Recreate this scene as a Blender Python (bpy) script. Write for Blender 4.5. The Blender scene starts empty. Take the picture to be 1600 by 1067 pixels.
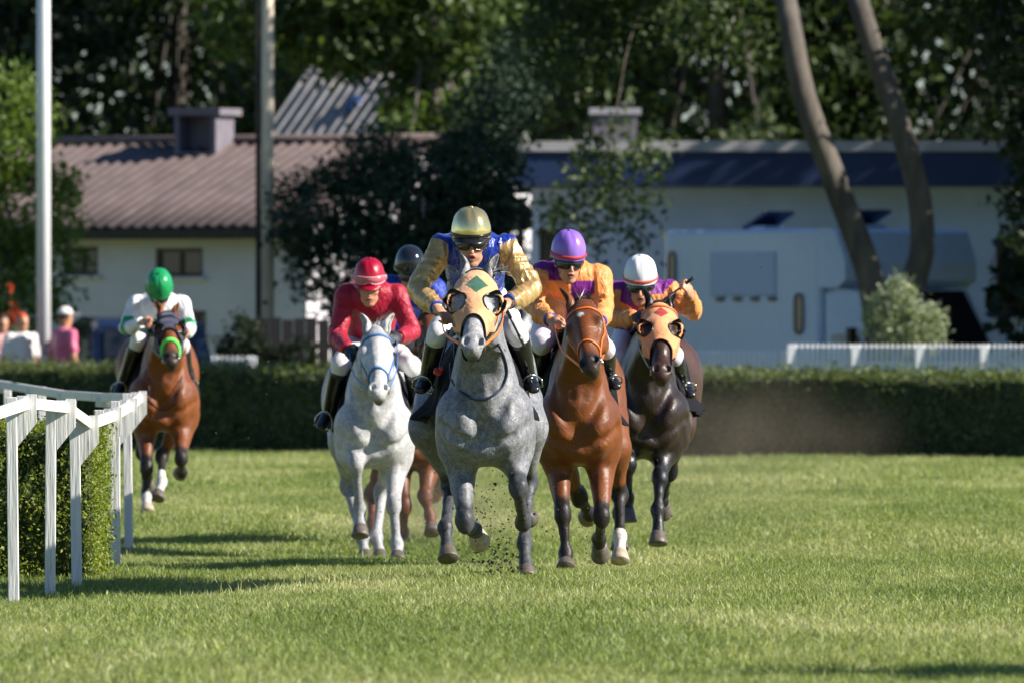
import bpy, bmesh, math, random
import numpy as np
import openvdb
from mathutils import Vector, Matrix

random.seed(7)
RNG = np.random.default_rng(7)
C = bpy.context.scene.collection
SC = bpy.context.scene

# ------------------------------------------------------------------ camera
FPX = 1600 * 400.0 / 36.0            # focal length in pixels of a 1600 px wide frame
CAMZ = 1.32
cam_data = bpy.data.cameras.new("camera")
cam_data.lens = 400.0
cam_data.sensor_width = 36.0
cam_data.clip_start = 1.0
cam_data.clip_end = 2000.0
cam_data.dof.use_dof = True
cam_data.dof.focus_distance = 62.2
cam_data.dof.aperture_fstop = 7.6
cam = bpy.data.objects.new("camera", cam_data)
C.objects.link(cam)
cam.location = (0, 0, CAMZ)
cam.rotation_euler = (math.radians(90), 0, 0)
SC.camera = cam

# ------------------------------------------------------------------ sky and sun
SUN_EL = math.radians(31)
SUN_AZ = math.radians(103)           # clockwise from +Y: the sun stands right of the course, a little on the camera's side
world = bpy.data.worlds.new("World")
SC.world = world
world.use_nodes = True
_nt = world.node_tree
_bg = _nt.nodes["Background"]
_sky = _nt.nodes.new("ShaderNodeTexSky")
_sky.sky_type = 'NISHITA'
_sky.sun_disc = False
_sky.sun_elevation = SUN_EL
_sky.sun_rotation = SUN_AZ
_nt.links.new(_sky.outputs[0], _bg.inputs[0])
_sky.air_density = 1.0
_sky.dust_density = 0.15
_sky.ozone_density = 6.0
_bg.inputs[1].default_value = 0.060
sun_data = bpy.data.lights.new("sun", 'SUN')
sun_data.energy = 5.0
sun_data.angle = math.radians(0.53)
sun_data.color = (1.0, 0.93, 0.82)
sun = bpy.data.objects.new("sun", sun_data)
C.objects.link(sun)
_d = Vector((math.sin(SUN_AZ) * math.cos(SUN_EL), math.cos(SUN_AZ) * math.cos(SUN_EL), math.sin(SUN_EL)))
sun.rotation_euler = _d.to_track_quat('Z', 'Y').to_euler()
sun.location = _d * 50

SC.render.engine = 'CYCLES'
SC.view_settings.view_transform = 'Standard'
SC.view_settings.look = 'None'
SC.view_settings.gamma = 1.0
SC.view_settings.use_curve_mapping = False
SC.view_settings.exposure = 0.97
SC.cycles.use_denoising = True
SC.cycles.max_bounces = 6
SC.cycles.diffuse_bounces = 3
SC.cycles.glossy_bounces = 3
SC.cycles.transparent_max_bounces = 6
SC.cycles.sample_clamp_indirect = 6.0
SC.cycles.volume_step_rate = 4.0
SC.cycles.volume_max_steps = 64
SC.cycles.volume_bounces = 0
SC.cycles.caustics_reflective = False
SC.cycles.caustics_refractive = False


def at(px, py, s):
    """point of the place seen at pixel (px, py) of the 1600 px photograph where one metre covers s pixels"""
    return Vector(((px - 800) / s, FPX / s, CAMZ - (py - 533.5) / s))


_GY = np.array([0, 34, 47, 56, 62.8, 68.4, 75.3, 81.5, 87.6, 106, 127, 142, 170, 220, 2000.])
_GZ = np.array([0.0, 0.0, 0.0, 0.01, 0.0, -.06, -.135, -.08, -.008, .01, -.04, -.04, 0, 0, 0])
_gy = np.arange(0, 2000, 1.0)
_gz = np.convolve(np.pad(np.interp(_gy, _GY, _GZ), 3, mode='edge'), np.ones(7) / 7, 'valid')


def gz(y, x=0.0):
    """height of the turf: a gently uneven course with a shallow dip on the rail side"""
    x = np.asarray(x, float)
    t = np.clip((-.7 - x) / 1.2, 0, 1)
    return np.interp(y, _gy, _gz) - .125 * t * t * (3 - 2 * t) * np.exp(-((np.asarray(y) - 61.3) / 2.9) ** 2) * np.clip((x + 8) / 3, 0, 1)
# ================================================================== helpers
def V(*a):
    return np.array(a, float)


def unit(a):
    a = np.asarray(a, float)
    return a / max(np.linalg.norm(a), 1e-9)


def tag(o, label=None, cat=None, group=None, kind=None):
    if label: o["label"] = label
    if cat: o["category"] = cat
    if group: o["group"] = group
    if kind: o["kind"] = kind
    return o


def empty(name, loc, label=None, cat=None, group=None, rz=0.0):
    o = bpy.data.objects.new(name, None)
    o.empty_display_size = 0.2
    o.location = loc
    o.rotation_euler = (0, 0, rz)
    C.objects.link(o)
    return tag(o, label, cat, group)


def link(name, me, mat=None, parent=None, loc=None, rot=None):
    o = bpy.data.objects.new(name, me)
    C.objects.link(o)
    if mat is not None and len(me.materials) == 0:
        me.materials.append(mat)
    if parent is not None: o.parent = parent
    if loc is not None: o.location = loc
    if rot is not None: o.rotation_euler = rot
    return o


def copy_tree(o, parent=None):
    c = o.copy()
    C.objects.link(c)
    if parent is not None: c.parent = parent
    for ch in list(o.children):
        copy_tree(ch, c)
    return c


def mesh_np(name, pts, faces, smooth=True):
    """faces: int array (n,3|4) or list of tuples"""
    me = bpy.data.meshes.new(name)
    pts = np.asarray(pts, np.float32)
    if isinstance(faces, np.ndarray):
        n, k = faces.shape
        me.vertices.add(len(pts))
        me.vertices.foreach_set("co", pts.ravel())
        me.loops.add(n * k)
        me.loops.foreach_set("vertex_index", np.ascontiguousarray(faces, dtype=np.int32).ravel())
        me.polygons.add(n)
        me.polygons.foreach_set("loop_start", np.arange(0, n * k, k, dtype=np.int32))
        me.polygons.foreach_set("use_smooth", np.full(n, smooth))
        me.update(calc_edges=True)
        me.validate()
    else:
        me.from_pydata([tuple(p) for p in pts], [], faces)
        if smooth:
            me.polygons.foreach_set("use_smooth", np.full(len(me.polygons), True))
        me.update()
    return me


def set_attr(me, name, vals):
    vals = np.asarray(vals, np.float32)
    if vals.shape[1] == 3:
        a = me.attributes.new(name, 'FLOAT_VECTOR', 'POINT')
        a.data.foreach_set("vector", np.ascontiguousarray(vals).ravel())


class MB:
    """collects simple shapes into one mesh"""
    def __init__(s):
        s.v, s.f, s.sm = [], [], []

    def add(s, vs, fs, smooth=False):
        n = len(s.v)
        s.v += [tuple(map(float, v)) for v in vs]
        s.f += [tuple(i + n for i in f) for f in fs]
        s.sm += [smooth] * len(fs)

    def box(s, c, size, R=None, bev=0.0):
        hx, hy, hz = size[0] / 2, size[1] / 2, size[2] / 2
        bm = bmesh.new()
        bmesh.ops.create_cube(bm, size=1.0)
        for v in bm.verts:
            v.co = Vector((v.co.x * size[0], v.co.y * size[1], v.co.z * size[2]))
        if bev > 0:
            bmesh.ops.bevel(bm, geom=list(bm.edges), offset=bev, segments=2, affect='EDGES', profile=.5)
        bm.verts.index_update()
        R = R or Matrix.Identity(3)
        c = Vector(c)
        s.add([c + R @ v.co for v in bm.verts], [[v.index for v in f.verts] for f in bm.faces])
        bm.free()

    def beam(s, a, b, w, t, up=(0, 0, 1), bev=0.0):
        """bar of section w (sideways) x t (along up) from a to b"""
        a, b = Vector(a), Vector(b)
        d = (b - a)
        L = d.length
        d.normalize()
        u = Vector(up)
        sx = d.cross(u)
        if sx.length < 1e-4: sx = d.cross(Vector((1, 0, 0)))
        sx.normalize()
        u = sx.cross(d)
        R = Matrix((sx, d, u)).transposed()
        s.box((a + b) / 2, (w, L, t), R, bev)

    def tube(s, pts, r, n=8, cap=True, closed=False, flat=None):
        """r scalar or list; flat=(side vectors list) makes an elliptical section (ra along side, rb)"""
        pts = [np.asarray(p, float) for p in pts]
        N = len(pts)
        vs, fs = [], []
        prev = None
        for i, p in enumerate(pts):
            if closed:
                d = unit(pts[(i + 1) % N] - pts[(i - 1) % N])
            else:
                d = unit(pts[min(i + 1, N - 1)] - pts[max(i - 1, 0)])
            if flat is not None:
                a = np.asarray(flat[i], float)
                a = unit(a - d * a.dot(d))
            else:
                if prev is None:
                    prev = V(0, 0, 1) if abs(d[2]) < .9 else V(1, 0, 0)
                a = unit(prev - d * prev.dot(d))
                prev = a
            b = np.cross(d, a)
            rr = r[i] if isinstance(r, (list, tuple, np.ndarray)) and not np.isscalar(r) else r
            ra, rb = (rr if isinstance(rr, (tuple, list)) else (rr, rr))
            for k in range(n):
                th = 2 * math.pi * k / n
                vs.append(p + a * ra * math.cos(th) + b * rb * math.sin(th))
        M = N if closed else N - 1
        for i in range(M):
            j = (i + 1) % N
            for k in range(n):
                k2 = (k + 1) % n
                fs.append((i * n + k, i * n + k2, j * n + k2, j * n + k))
        if cap and not closed:
            fs.append(tuple(range(n - 1, -1, -1)))
            fs.append(tuple((N - 1) * n + k for k in range(n)))
        s.add(vs, fs, True)

    def ball(s, c, r, R=None, nu=10, nv=7):
        r = (r, r, r) if np.isscalar(r) else r
        R = R or Matrix.Identity(3)
        vs, fs = [], []
        for j in range(nv + 1):
            ph = math.pi * j / nv
            for i in range(nu):
                th = 2 * math.pi * i / nu
                vs.append(Vector(c) + R @ Vector((r[0] * math.sin(ph) * math.cos(th), r[1] * math.sin(ph) * math.sin(th), r[2] * math.cos(ph))))
        for j in range(nv):
            for i in range(nu):
                i2 = (i + 1) % nu
                fs.append((j * nu + i, (j + 1) * nu + i, (j + 1) * nu + i2, j * nu + i2))
        s.add(vs, fs, True)

    def loft(s, rings, cap=True, smooth=True):
        n = len(rings[0])
        vs = [p for r in rings for p in r]
        fs = []
        for i in range(len(rings) - 1):
            for k in range(n):
                k2 = (k + 1) % n
                fs.append((i * n + k, i * n + k2, (i + 1) * n + k2, (i + 1) * n + k))
        if cap:
            fs.append(tuple(range(n - 1, -1, -1)))
            fs.append(tuple((len(rings) - 1) * n + k for k in range(n)))
        s.add(vs, fs, smooth)

    def build(s, name, mat, parent=None, loc=None, rot=None):
        me = bpy.data.meshes.new(name)
        me.from_pydata(s.v, [], s.f)
        me.polygons.foreach_set("use_smooth", np.array(s.sm, bool))
        me.update()
        return link(name, me, mat, parent, loc, rot)


# ------------------------------------------------------------------ implicit bodies
class Field:
    def __init__(s, lo, hi, h):
        s.lo = np.asarray(lo, float)
        s.h = h
        s.n = np.ceil((np.asarray(hi, float) - s.lo) / h).astype(int) + 1
        s.a = np.full(s.n, 0.4, np.float32)

    def _win(s, lo, hi):
        i0 = np.clip(np.floor((lo - s.lo) / s.h).astype(int), 0, s.n)
        i1 = np.clip(np.ceil((hi - s.lo) / s.h).astype(int) + 1, 0, s.n)
        if np.any(i1 <= i0): return None
        ax = [(s.lo[k] + s.h * np.arange(i0[k], i1[k])).astype(np.float32) for k in range(3)]
        return tuple(slice(i0[k], i1[k]) for k in range(3)), (ax[0][:, None, None], ax[1][None, :, None], ax[2][None, None, :])

    def _mix(s, sl, d, k, sub):
        o = s.a[sl]
        if sub:
            d = -d
            h = np.maximum(k - np.abs(o - d), 0) / max(k, 1e-6)
            s.a[sl] = np.maximum(o, d) + h * h * k / 4
        else:
            h = np.maximum(k - np.abs(o - d), 0) / max(k, 1e-6)
            s.a[sl] = np.minimum(o, d) - h * h * k / 4

    def ell(s, c, r, k=.02, axes=None, sub=False):
        c = np.asarray(c, float)
        r = np.asarray((r, r, r) if np.isscalar(r) else r, float)
        m = r.max() + k + 3 * s.h
        w = s._win(c - m, c + m)
        if w is None: return
        sl, (x, y, z) = w
        x, y, z = x - c[0], y - c[1], z - c[2]
        A = np.eye(3) if axes is None else np.asarray(axes, float)   # rows: the axis of each radius
        k0 = k1 = 0
        for i in range(3):
            q = x * A[i, 0] + y * A[i, 1] + z * A[i, 2]
            k0 = k0 + (q / r[i]) ** 2
            k1 = k1 + (q / r[i] ** 2) ** 2
        k0, k1 = np.sqrt(k0), np.sqrt(k1)
        d = k0 * (k0 - 1) / np.maximum(k1, 1e-6)
        d = np.where(k0 < 1e-3, -r.min(), d)
        s._mix(sl, d.astype(np.float32), k, sub)

    def chain(s, pts, rad, k=.03, side=(1, 0, 0), sub=False):
        pts = [np.asarray(p, float) for p in pts]
        rad = [(r, r) if np.isscalar(r) else r for r in rad]
        R = max(max(r) for r in rad)
        P = np.array(pts)
        m = R + k + 3 * s.h
        w = s._win(P.min(0) - m, P.max(0) + m)
        if w is None: return
        SL, _ = w
        # distance over the whole chain first (plain min between links), then one smooth blend into the field
        shape = tuple(q.stop - q.start for q in SL)
        D = np.full(shape, 9.0, np.float32)
        off = [q.start for q in SL]
        for i in range(len(pts) - 1):
            a, b = pts[i], pts[i + 1]
            ra, rb = rad[i], rad[i + 1]
            mm = max(max(ra), max(rb)) + k + 3 * s.h
            w = s._win(np.minimum(a, b) - mm, np.maximum(a, b) + mm)
            if w is None: continue
            sl, (x, y, z) = w
            ab = b - a
            L2 = ab.dot(ab) + 1e-12
            dh = ab / math.sqrt(L2)
            sd = np.asarray(side, float)
            sd = sd - dh * sd.dot(dh)
            if np.linalg.norm(sd) < 1e-3: sd = V(0, 0, 1) - dh * dh[2]
            sd = unit(sd)
            ot = np.cross(dh, sd)
            x, y, z = x - a[0], y - a[1], z - a[2]
            t = np.clip((x * ab[0] + y * ab[1] + z * ab[2]) / L2, 0, 1).astype(np.float32)
            x, y, z = x - t * ab[0], y - t * ab[1], z - t * ab[2]
            A = ra[0] + t * (rb[0] - ra[0])
            B = ra[1] + t * (rb[1] - ra[1])
            W = np.minimum(A, B)
            u = x * sd[0] + y * sd[1] + z * sd[2]
            v = x * ot[0] + y * ot[1] + z * ot[2]
            ww = x * dh[0] + y * dh[1] + z * dh[2]
            k0 = np.sqrt((u / A) ** 2 + (v / B) ** 2 + (ww / W) ** 2)
            k1 = np.sqrt((u / A ** 2) ** 2 + (v / B ** 2) ** 2 + (ww / W ** 2) ** 2)
            d = np.where(k0 < 1e-3, -W, k0 * (k0 - 1) / np.maximum(k1, 1e-6)).astype(np.float32)
            q = tuple(slice(sl[j].start - off[j], sl[j].stop - off[j]) for j in range(3))
            D[q] = np.minimum(D[q], d)
        s._mix(SL, D, k, sub)

    def waves(s, amp, freq, n=14, seed=1, stretch=(1, 1, 1), ridge=True):
        """cloth folds: a sum of random waves added to the distance, near the surface only"""
        idx = np.nonzero(np.abs(s.a) < .03)
        if len(idx[0]) == 0: return
        P = np.stack([s.lo[k] + s.h * idx[k] for k in range(3)], 1) * np.asarray(stretch)
        rg = np.random.default_rng(seed)
        w = np.zeros(len(P))
        warp = np.stack([np.sin(P @ (unit(rg.normal(size=3)) * freq * .45) + rg.uniform(0, 6)) for _ in range(3)], 1) * (.9 / freq)
        Q = P + warp
        for i in range(n):
            kv = unit(rg.normal(size=3)) * freq * rg.uniform(.5, 1.7)
            w += np.sin(Q @ kv + rg.uniform(0, 6.28))
        w /= math.sqrt(n) * .7
        if ridge: w = 1.0 - 2 * np.abs(np.tanh(w))
        s.a[idx] -= (amp * w).astype(np.float32)

    def arm_folds(s, a, b, amp, lam, seed, end=1.0):
        """creases that run round a sleeve from a to b, deeper towards b"""
        idx = np.nonzero(np.abs(s.a) < .035)
        if len(idx[0]) == 0: return
        P = np.stack([s.lo[k] + s.h * idx[k] for k in range(3)], 1)
        d, t = seg_dist(P, a, b)
        m = (d < .125) & (t > .02) & (t < .99)
        if not m.any(): return
        P, t = P[m], t[m]
        rg = np.random.default_rng(seed)
        ax = unit(b - a)
        u = unit(np.cross(ax, V(.3, .2, 1)))
        v = np.cross(ax, u)
        q = P - a
        ph = np.arctan2(q @ v, q @ u)
        x = t * np.linalg.norm(b - a)
        o = rg.uniform(0, 6.28, 6)
        w = math.pi * x / lam + 1.2 * np.sin(ph + o[0]) + .8 * np.sin(2 * ph + o[1]) + .7 * np.sin(x * 31 + ph + o[2])
        r = (1 - np.abs(np.sin(w))) ** 1.6
        k = (.35 + .65 * t ** 1.2 * end) * (.55 + .45 * np.sin(ph + o[3]) * np.sin(x * 17 + o[4])) * sstep(0, .1, t) * sstep(1, .93, t)
        s.a[tuple(i[m] for i in idx)] -= (amp * (r - .25) * k).astype(np.float32)

    def sample(s, P):
        q = (np.asarray(P, float) - s.lo) / s.h
        q = np.clip(q, 0, s.n - 1.001)
        i = q.astype(int)
        f = q - i
        r = 0
        for dx in (0, 1):
            for dy in (0, 1):
                for dz in (0, 1):
                    w = (f[..., 0] if dx else 1 - f[..., 0]) * (f[..., 1] if dy else 1 - f[..., 1]) * (f[..., 2] if dz else 1 - f[..., 2])
                    r = r + w * s.a[i[..., 0] + dx, i[..., 1] + dy, i[..., 2] + dz]
        return r

    def hit(s, o, d, far, step=.006):
        """first point of the surface met on the way from o + d*far back to o"""
        o, d = np.asarray(o, float), unit(d)
        ts = np.arange(far, 0, -step)
        v = s.sample(o[None] + d[None] * ts[:, None])
        k = np.argmax(v < 0)
        if v[k] >= 0: return o + d * .05
        t = ts[k]
        if k > 0:
            t = ts[k] + step * (-v[k]) / max(v[k - 1] - v[k], 1e-6)
        return o + d * t

    def grad(s, P):
        e = s.h
        g = np.stack([s.sample(P + V(*(e * (np.arange(3) == k)))) - s.sample(P - V(*(e * (np.arange(3) == k)))) for k in range(3)], -1)
        return g / np.maximum(np.linalg.norm(g, axis=-1, keepdims=True), 1e-6)

    def pull(s, P, off=.006, it=6):
        """move points onto the surface, off above it"""
        P = np.array(P, float)
        for _ in range(it):
            P = P - s.grad(P) * (s.sample(P) - off)[..., None]
        return P

    def mesh(s, name, smooth=2, lam=.5, iso=0.0):
        g = openvdb.FloatGrid(0.4)
        g.copyFromArray(s.a)
        g.transform = openvdb.createLinearTransform(s.h)
        p, q = g.convertToQuads(iso)
        p = p.astype(float) + s.lo
        q = q.astype(np.int64)
        E = np.concatenate([q[:, [0, 1]], q[:, [1, 2]], q[:, [2, 3]], q[:, [3, 0]]])
        # keep the largest connected piece(s): drop specks
        lab = np.arange(len(p))
        for _ in range(60):
            l2 = lab.copy()
            np.minimum.at(l2, E[:, 0], lab[E[:, 1]])
            np.minimum.at(l2, E[:, 1], lab[E[:, 0]])
            l2 = l2[l2]
            l2 = l2[l2]
            if np.array_equal(l2, lab): break
            lab = l2
        cnt = np.bincount(lab, minlength=len(p))
        keep = cnt[lab] > 60
        if not keep.all():
            mp = np.cumsum(keep) - 1
            q = mp[q[keep[q[:, 0]]]]
            p = p[keep]
            E = np.concatenate([q[:, [0, 1]], q[:, [1, 2]], q[:, [2, 3]], q[:, [3, 0]]])
        deg = np.bincount(E[:, 0], minlength=len(p)) + np.bincount(E[:, 1], minlength=len(p))
        for _ in range(smooth):
            acc = np.stack([np.bincount(E[:, 0], weights=p[E[:, 1], k], minlength=len(p)) + np.bincount(E[:, 1], weights=p[E[:, 0], k], minlength=len(p)) for k in range(3)], 1)
            p = p + lam * (acc / np.maximum(deg, 1)[:, None] - p)
        return p, q[:, ::1].astype(np.int32)


def seg_dist(P, a, b):
    ab = b - a
    t = np.clip(((P - a) @ ab) / (ab @ ab + 1e-12), 0, 1)
    return np.linalg.norm(P - a - t[:, None] * ab, axis=1), t


def sstep(e0, e1, x):
    t = np.clip((x - e0) / (e1 - e0), 0, 1)
    return t * t * (3 - 2 * t)


def spline(pts, n):
    """Catmull-Rom through pts"""
    P = [np.asarray(p, float) for p in pts]
    P = [2 * P[0] - P[1]] + P + [2 * P[-1] - P[-2]]
    out = []
    m = len(P) - 3
    for j in range(n):
        u = j / (n - 1) * m
        i = min(int(u), m - 1)
        t = u - i
        a, b, c, d = P[i:i + 4]
        out.append(.5 * ((2 * b) + (-a + c) * t + (2 * a - 5 * b + 4 * c - d) * t * t + (-a + 3 * b - 3 * c + d) * t ** 3))
    return out
# ================================================================== materials
class NT:
    def __init__(s, name):
        s.m = bpy.data.materials.new(name)
        s.m.use_nodes = True
        s.t = s.m.node_tree
        s.b = s.t.nodes["Principled BSDF"]

    def n(s, typ, **kw):
        o = s.t.nodes.new(typ)
        for k, v in kw.items(): setattr(o, k, v)
        return o

    def l(s, a, b): s.t.links.new(a, b)

    def noise(s, scale, detail=3, rough=.55, coord='Object', stretch=None, dist=0.0):
        tc = s.n("ShaderNodeTexCoord")
        src = tc.outputs[coord]
        if stretch:
            mp = s.n("ShaderNodeMapping")
            mp.inputs["Scale"].default_value = stretch
            s.l(src, mp.inputs[0])
            src = mp.outputs[0]
        nz = s.n("ShaderNodeTexNoise")
        nz.inputs["Scale"].default_value = scale
        nz.inputs["Detail"].default_value = detail
        nz.inputs["Roughness"].default_value = rough
        nz.inputs["Distortion"].default_value = dist
        s.l(src, nz.inputs["Vector"])
        return nz.outputs[0]

    def ramp(s, fac, stops, interp='LINEAR'):
        r = s.n("ShaderNodeValToRGB")
        r.color_ramp.interpolation = interp
        els = r.color_ramp.elements
        while len(els) < len(stops): els.new(.5)
        for e, (p, c) in zip(els, stops):
            e.position = p
            e.color = (*c, 1) if len(c) == 3 else c
        s.l(fac, r.inputs[0])
        return r.outputs[0]

    def mix(s, fac, a, b, blend='MIX'):
        m = s.n("ShaderNodeMix", data_type='RGBA', blend_type=blend)
        for sock, val in ((m.inputs[0], fac), (m.inputs[6], a), (m.inputs[7], b)):
            if isinstance(val, (int, float)): sock.default_value = val
            elif isinstance(val, (tuple, list)): sock.default_value = (*val, 1) if len(val) == 3 else val
            else: s.l(val, sock)
        return m.outputs[2]

    def math(s, op, a, b=0.0):
        m = s.n("ShaderNodeMath", operation=op)
        for sock, val in ((m.inputs[0], a), (m.inputs[1], b)):
            if isinstance(val, (int, float)): sock.default_value = val
            else: s.l(val, sock)
        return m.outputs[0]

    def attr(s, name):
        a = s.n("ShaderNodeAttribute")
        a.attribute_name = name
        return a.outputs["Color"]

    def bump(s, h, strength=.3, dist=.01):
        b = s.n("ShaderNodeBump")
        b.inputs["Strength"].default_value = strength
        b.inputs["Distance"].default_value = dist
        s.l(h, b.inputs["Height"])
        s.l(b.outputs[0], s.b.inputs["Normal"])

    def set(s, **kw):
        for k, v in kw.items():
            k = k.replace("_", " ")
            sock = s.b.inputs[k]
            if isinstance(v, (int, float)): sock.default_value = v
            elif isinstance(v, (tuple, list)): sock.default_value = (*v, 1) if len(v) == 3 and len(sock.default_value) == 4 else v
            else: s.l(v, sock)
        return s


def plain(name, col, rough=.6, metal=0.0, var=.12, scale=8.0, bump=0.0, spec=.5, coord='Object', stretch=None):
    t = NT(name)
    nz = t.noise(scale, 4, coord=coord, stretch=stretch)
    lo = tuple(c * (1 - var) for c in col)
    hi = tuple(min(1, c * (1 + var)) for c in col)
    t.set(Base_Color=t.ramp(nz, [(.3, lo), (.7, hi)]), Roughness=rough, Metallic=metal, Specular_IOR_Level=spec)
    if bump: t.bump(t.noise(scale * 6, 3, coord=coord, stretch=stretch), bump)
    return t.m


def coat_mat(name, rough=.42, dapple=0.0, sheen=.03, spec=.4, hair=1.0):
    t = NT(name)
    base = t.attr("coat")
    fine = t.noise(90, 4, .7, stretch=(1, 1, .35))
    col = t.mix(.55, base, t.ramp(fine, [(.25, (.62, .62, .62)), (.75, (1.3, 1.3, 1.3))]), 'MULTIPLY')
    big = t.noise(5, 4)
    col = t.mix(.6, col, t.ramp(big, [(.3, (.58, .56, .57)), (.7, (1.28, 1.26, 1.22))]), 'MULTIPLY')
    if dapple:
        dp = t.noise(34, 3, .65)
        col = t.mix(dapple, col, t.ramp(dp, [(.36, (.56, .57, .60)), (.62, (1.36, 1.36, 1.34))]), 'MULTIPLY')
        sp = t.noise(125, 2, .7)
        col = t.mix(dapple, col, t.ramp(sp, [(.35, (.58, .59, .62)), (.64, (1.36, 1.36, 1.34))]), 'MULTIPLY')
    t.set(Base_Color=col, Roughness=rough, Specular_IOR_Level=spec, Sheen_Weight=sheen, Sheen_Roughness=.4)
    vein = t.math('ABSOLUTE', t.math('SUBTRACT', t.noise(6.5, 2, .5, dist=.6), .5))
    vein = t.ramp(vein, [(0.0, (1, 1, 1)), (.035, (0, 0, 0))])
    hgt = t.math('ADD', t.math('MULTIPLY', t.noise(11, 4, .6, dist=.8), .55), t.math('MULTIPLY', t.noise(150, 2, .6, stretch=(1, 1, .3)), .16 * hair))
    hgt = t.math('ADD', hgt, t.math('MULTIPLY', vein, .075))
    t.bump(hgt, .5, .02)
    rg_ = t.ramp(t.noise(4, 3), [(.35, (rough * .72,) * 3), (.7, (min(1, rough * 1.3),) * 3)])
    t.l(rg_, t.b.inputs["Roughness"])
    return t.m


def cloth_mat(name, rough=.45, metal=0.0, sheen=.2, attr="dye", fold=.35, spec=.5, aniso=0.0):
    t = NT(name)
    base = t.attr(attr)
    w = t.noise(420, 2)
    col = t.mix(.35, base, t.ramp(w, [(.3, (.8, .8, .8)), (.7, (1.15, 1.15, 1.15))]), 'MULTIPLY')
    t.set(Base_Color=col, Roughness=rough, Metallic=metal, Sheen_Weight=sheen, Specular_IOR_Level=spec)
    t.bump(t.noise(26, 3, .5, dist=1.2, stretch=(1, 1, .6)), fold, .03)
    return t.m


def skin_mat():
    t = NT("skin")
    base = t.attr("skin")
    col = t.mix(.4, base, t.ramp(t.noise(60, 4), [(.3, (.85, .8, .78)), (.7, (1.12, 1.1, 1.08))]), 'MULTIPLY')
    t.set(Base_Color=col, Roughness=.48, Subsurface_Weight=.12, Subsurface_Radius=(.01, .004, .002))
    return t.m


M = {}
M['coat_grey'] = coat_mat("dapple_grey_coat", .5, dapple=.7, sheen=.04, spec=.35)
M['coat_white'] = coat_mat("white_coat", .55, dapple=.4, sheen=.02, spec=.3)
M['coat_bay'] = coat_mat("bay_coat", .5, spec=.35)
M['coat_dark'] = coat_mat("dark_coat", .42, spec=.45)
M['skin'] = skin_mat()
M['satin'] = cloth_mat("satin_cloth", .47, .0, .08, spec=.35, fold=.5)
M['gold_satin'] = cloth_mat("gold_satin_cloth", .31, .5, .06, fold=.3)
M['silk'] = cloth_mat("jockey_silk", .45, .0, .25)
M['breeches'] = cloth_mat("white_breeches", .6, .0, .05, fold=.1)
M['boot'] = plain("black_boot_leather", (.012, .012, .016), .22, spec=.6, bump=.05)
M['black_cloth'] = plain("black_saddle_cloth", (.010, .010, .014), .85, var=.3, scale=14, bump=.3, spec=.12)
M['dark_leather'] = plain("dark_leather", (.018, .012, .01), .38, var=.3, scale=20, bump=.1)
M['blue_web'] = plain("blue_webbing", (.04, .16, .42), .5)
M['orange_web'] = plain("orange_webbing", (.75, .16, .02), .45)
M['navy_web'] = plain("navy_webbing", (.012, .02, .05), .45)
M['red_web'] = plain("red_webbing", (.5, .03, .02), .5)
M['green_fluo'] = plain("bright_green_fleece", (.12, .75, .12), .8, bump=.3)
M['steel'] = plain("steel", (.55, .55, .55), .25, 1.0, var=.08)
M['eye'] = plain("dark_eye", (.008, .005, .004), .05, spec=.9)
M['hoof_dark'] = plain("grey_brown_hoof", (.11, .09, .075), .45, var=.35, scale=30, bump=.2)
M['hoof_pale'] = plain("pale_hoof", (.42, .34, .26), .5, var=.25, scale=30, bump=.2)
M['goggle'] = plain("dark_goggle_lens", (.008, .009, .014), .06, spec=.9)
M['black_plastic'] = plain("black_plastic", (.01, .01, .012), .25, spec=.6)
M['hair_dark'] = plain("dark_hair", (.012, .011, .012), .4, var=.5, scale=40)
M['hair_grey'] = plain("grey_horse_hair", (.12, .12, .13), .45, var=.6, scale=50)
M['hair_white'] = plain("white_horse_hair", (.55, .55, .54), .45, var=.3, scale=50)
# ================================================================== horses
class Place:
    """local coordinates of a thing standing at the pixel (cx, base): J turns a pixel plus a depth behind the root into them"""
    def __init__(s, cx, base, sc):
        s.root = np.array(at(cx, base, sc))

    def J(s, px, py, dy):
        Y = s.root[1] + dy
        sc = FPX / Y
        return V((px - 800) / sc - s.root[0], dy, CAMZ - (py - 533.5) / sc - s.root[2])


def ribbons(mb, roots, dirs, lens, w, droop=.5, seg=5, wind=(0, .3, 0), jit=.25, rg=None, side=None):
    rg = rg or RNG
    for p, d, L in zip(roots, dirs, lens):
        p = np.array(p, float)
        d = unit(np.array(d) + rg.normal(size=3) * jit)
        sd = unit(np.cross(d, rg.normal(size=3)) if side is None else side)
        vs = []
        for i in range(seg + 1):
            ww = w * (1 - (i / seg) ** 2 * .85)
            vs += [p - sd * ww, p + sd * ww]
            d = unit(d + V(0, 0, -droop / seg) + np.asarray(wind) / seg + rg.normal(size=3) * jit * .35)
            p = p + d * L / seg
        mb.add(vs, [(2 * i, 2 * i + 1, 2 * i + 3, 2 * i + 2) for i in range(seg)], True)


def hoof_mesh(mb, cor, toe, dirf):
    """a hoof between the coronet centre and the middle of the sole; dirf is the way the toe points"""
    ax = unit(toe - cor)
    L = np.linalg.norm(toe - cor)
    f = unit(np.asarray(dirf, float) - ax * ax.dot(dirf))
    sd = np.cross(ax, f)
    rings = []
    for (t, r, off) in ((-.10, .036, -.002), (0, .0445, 0), (.12, .046, .003), (.55, .053, .014), (.93, .060, .024), (1.0, .058, .024)):
        ring = []
        for k in range(16):
            th = 2 * math.pi * k / 16
            c, sn = math.cos(th), math.sin(th)
            rf = r * (1.12 if c > 0 else .86)
            ring.append(cor + ax * (t * L) + f * (c * rf + off) + sd * sn * r)
        rings.append(ring)
    mb.loft(rings)


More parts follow.
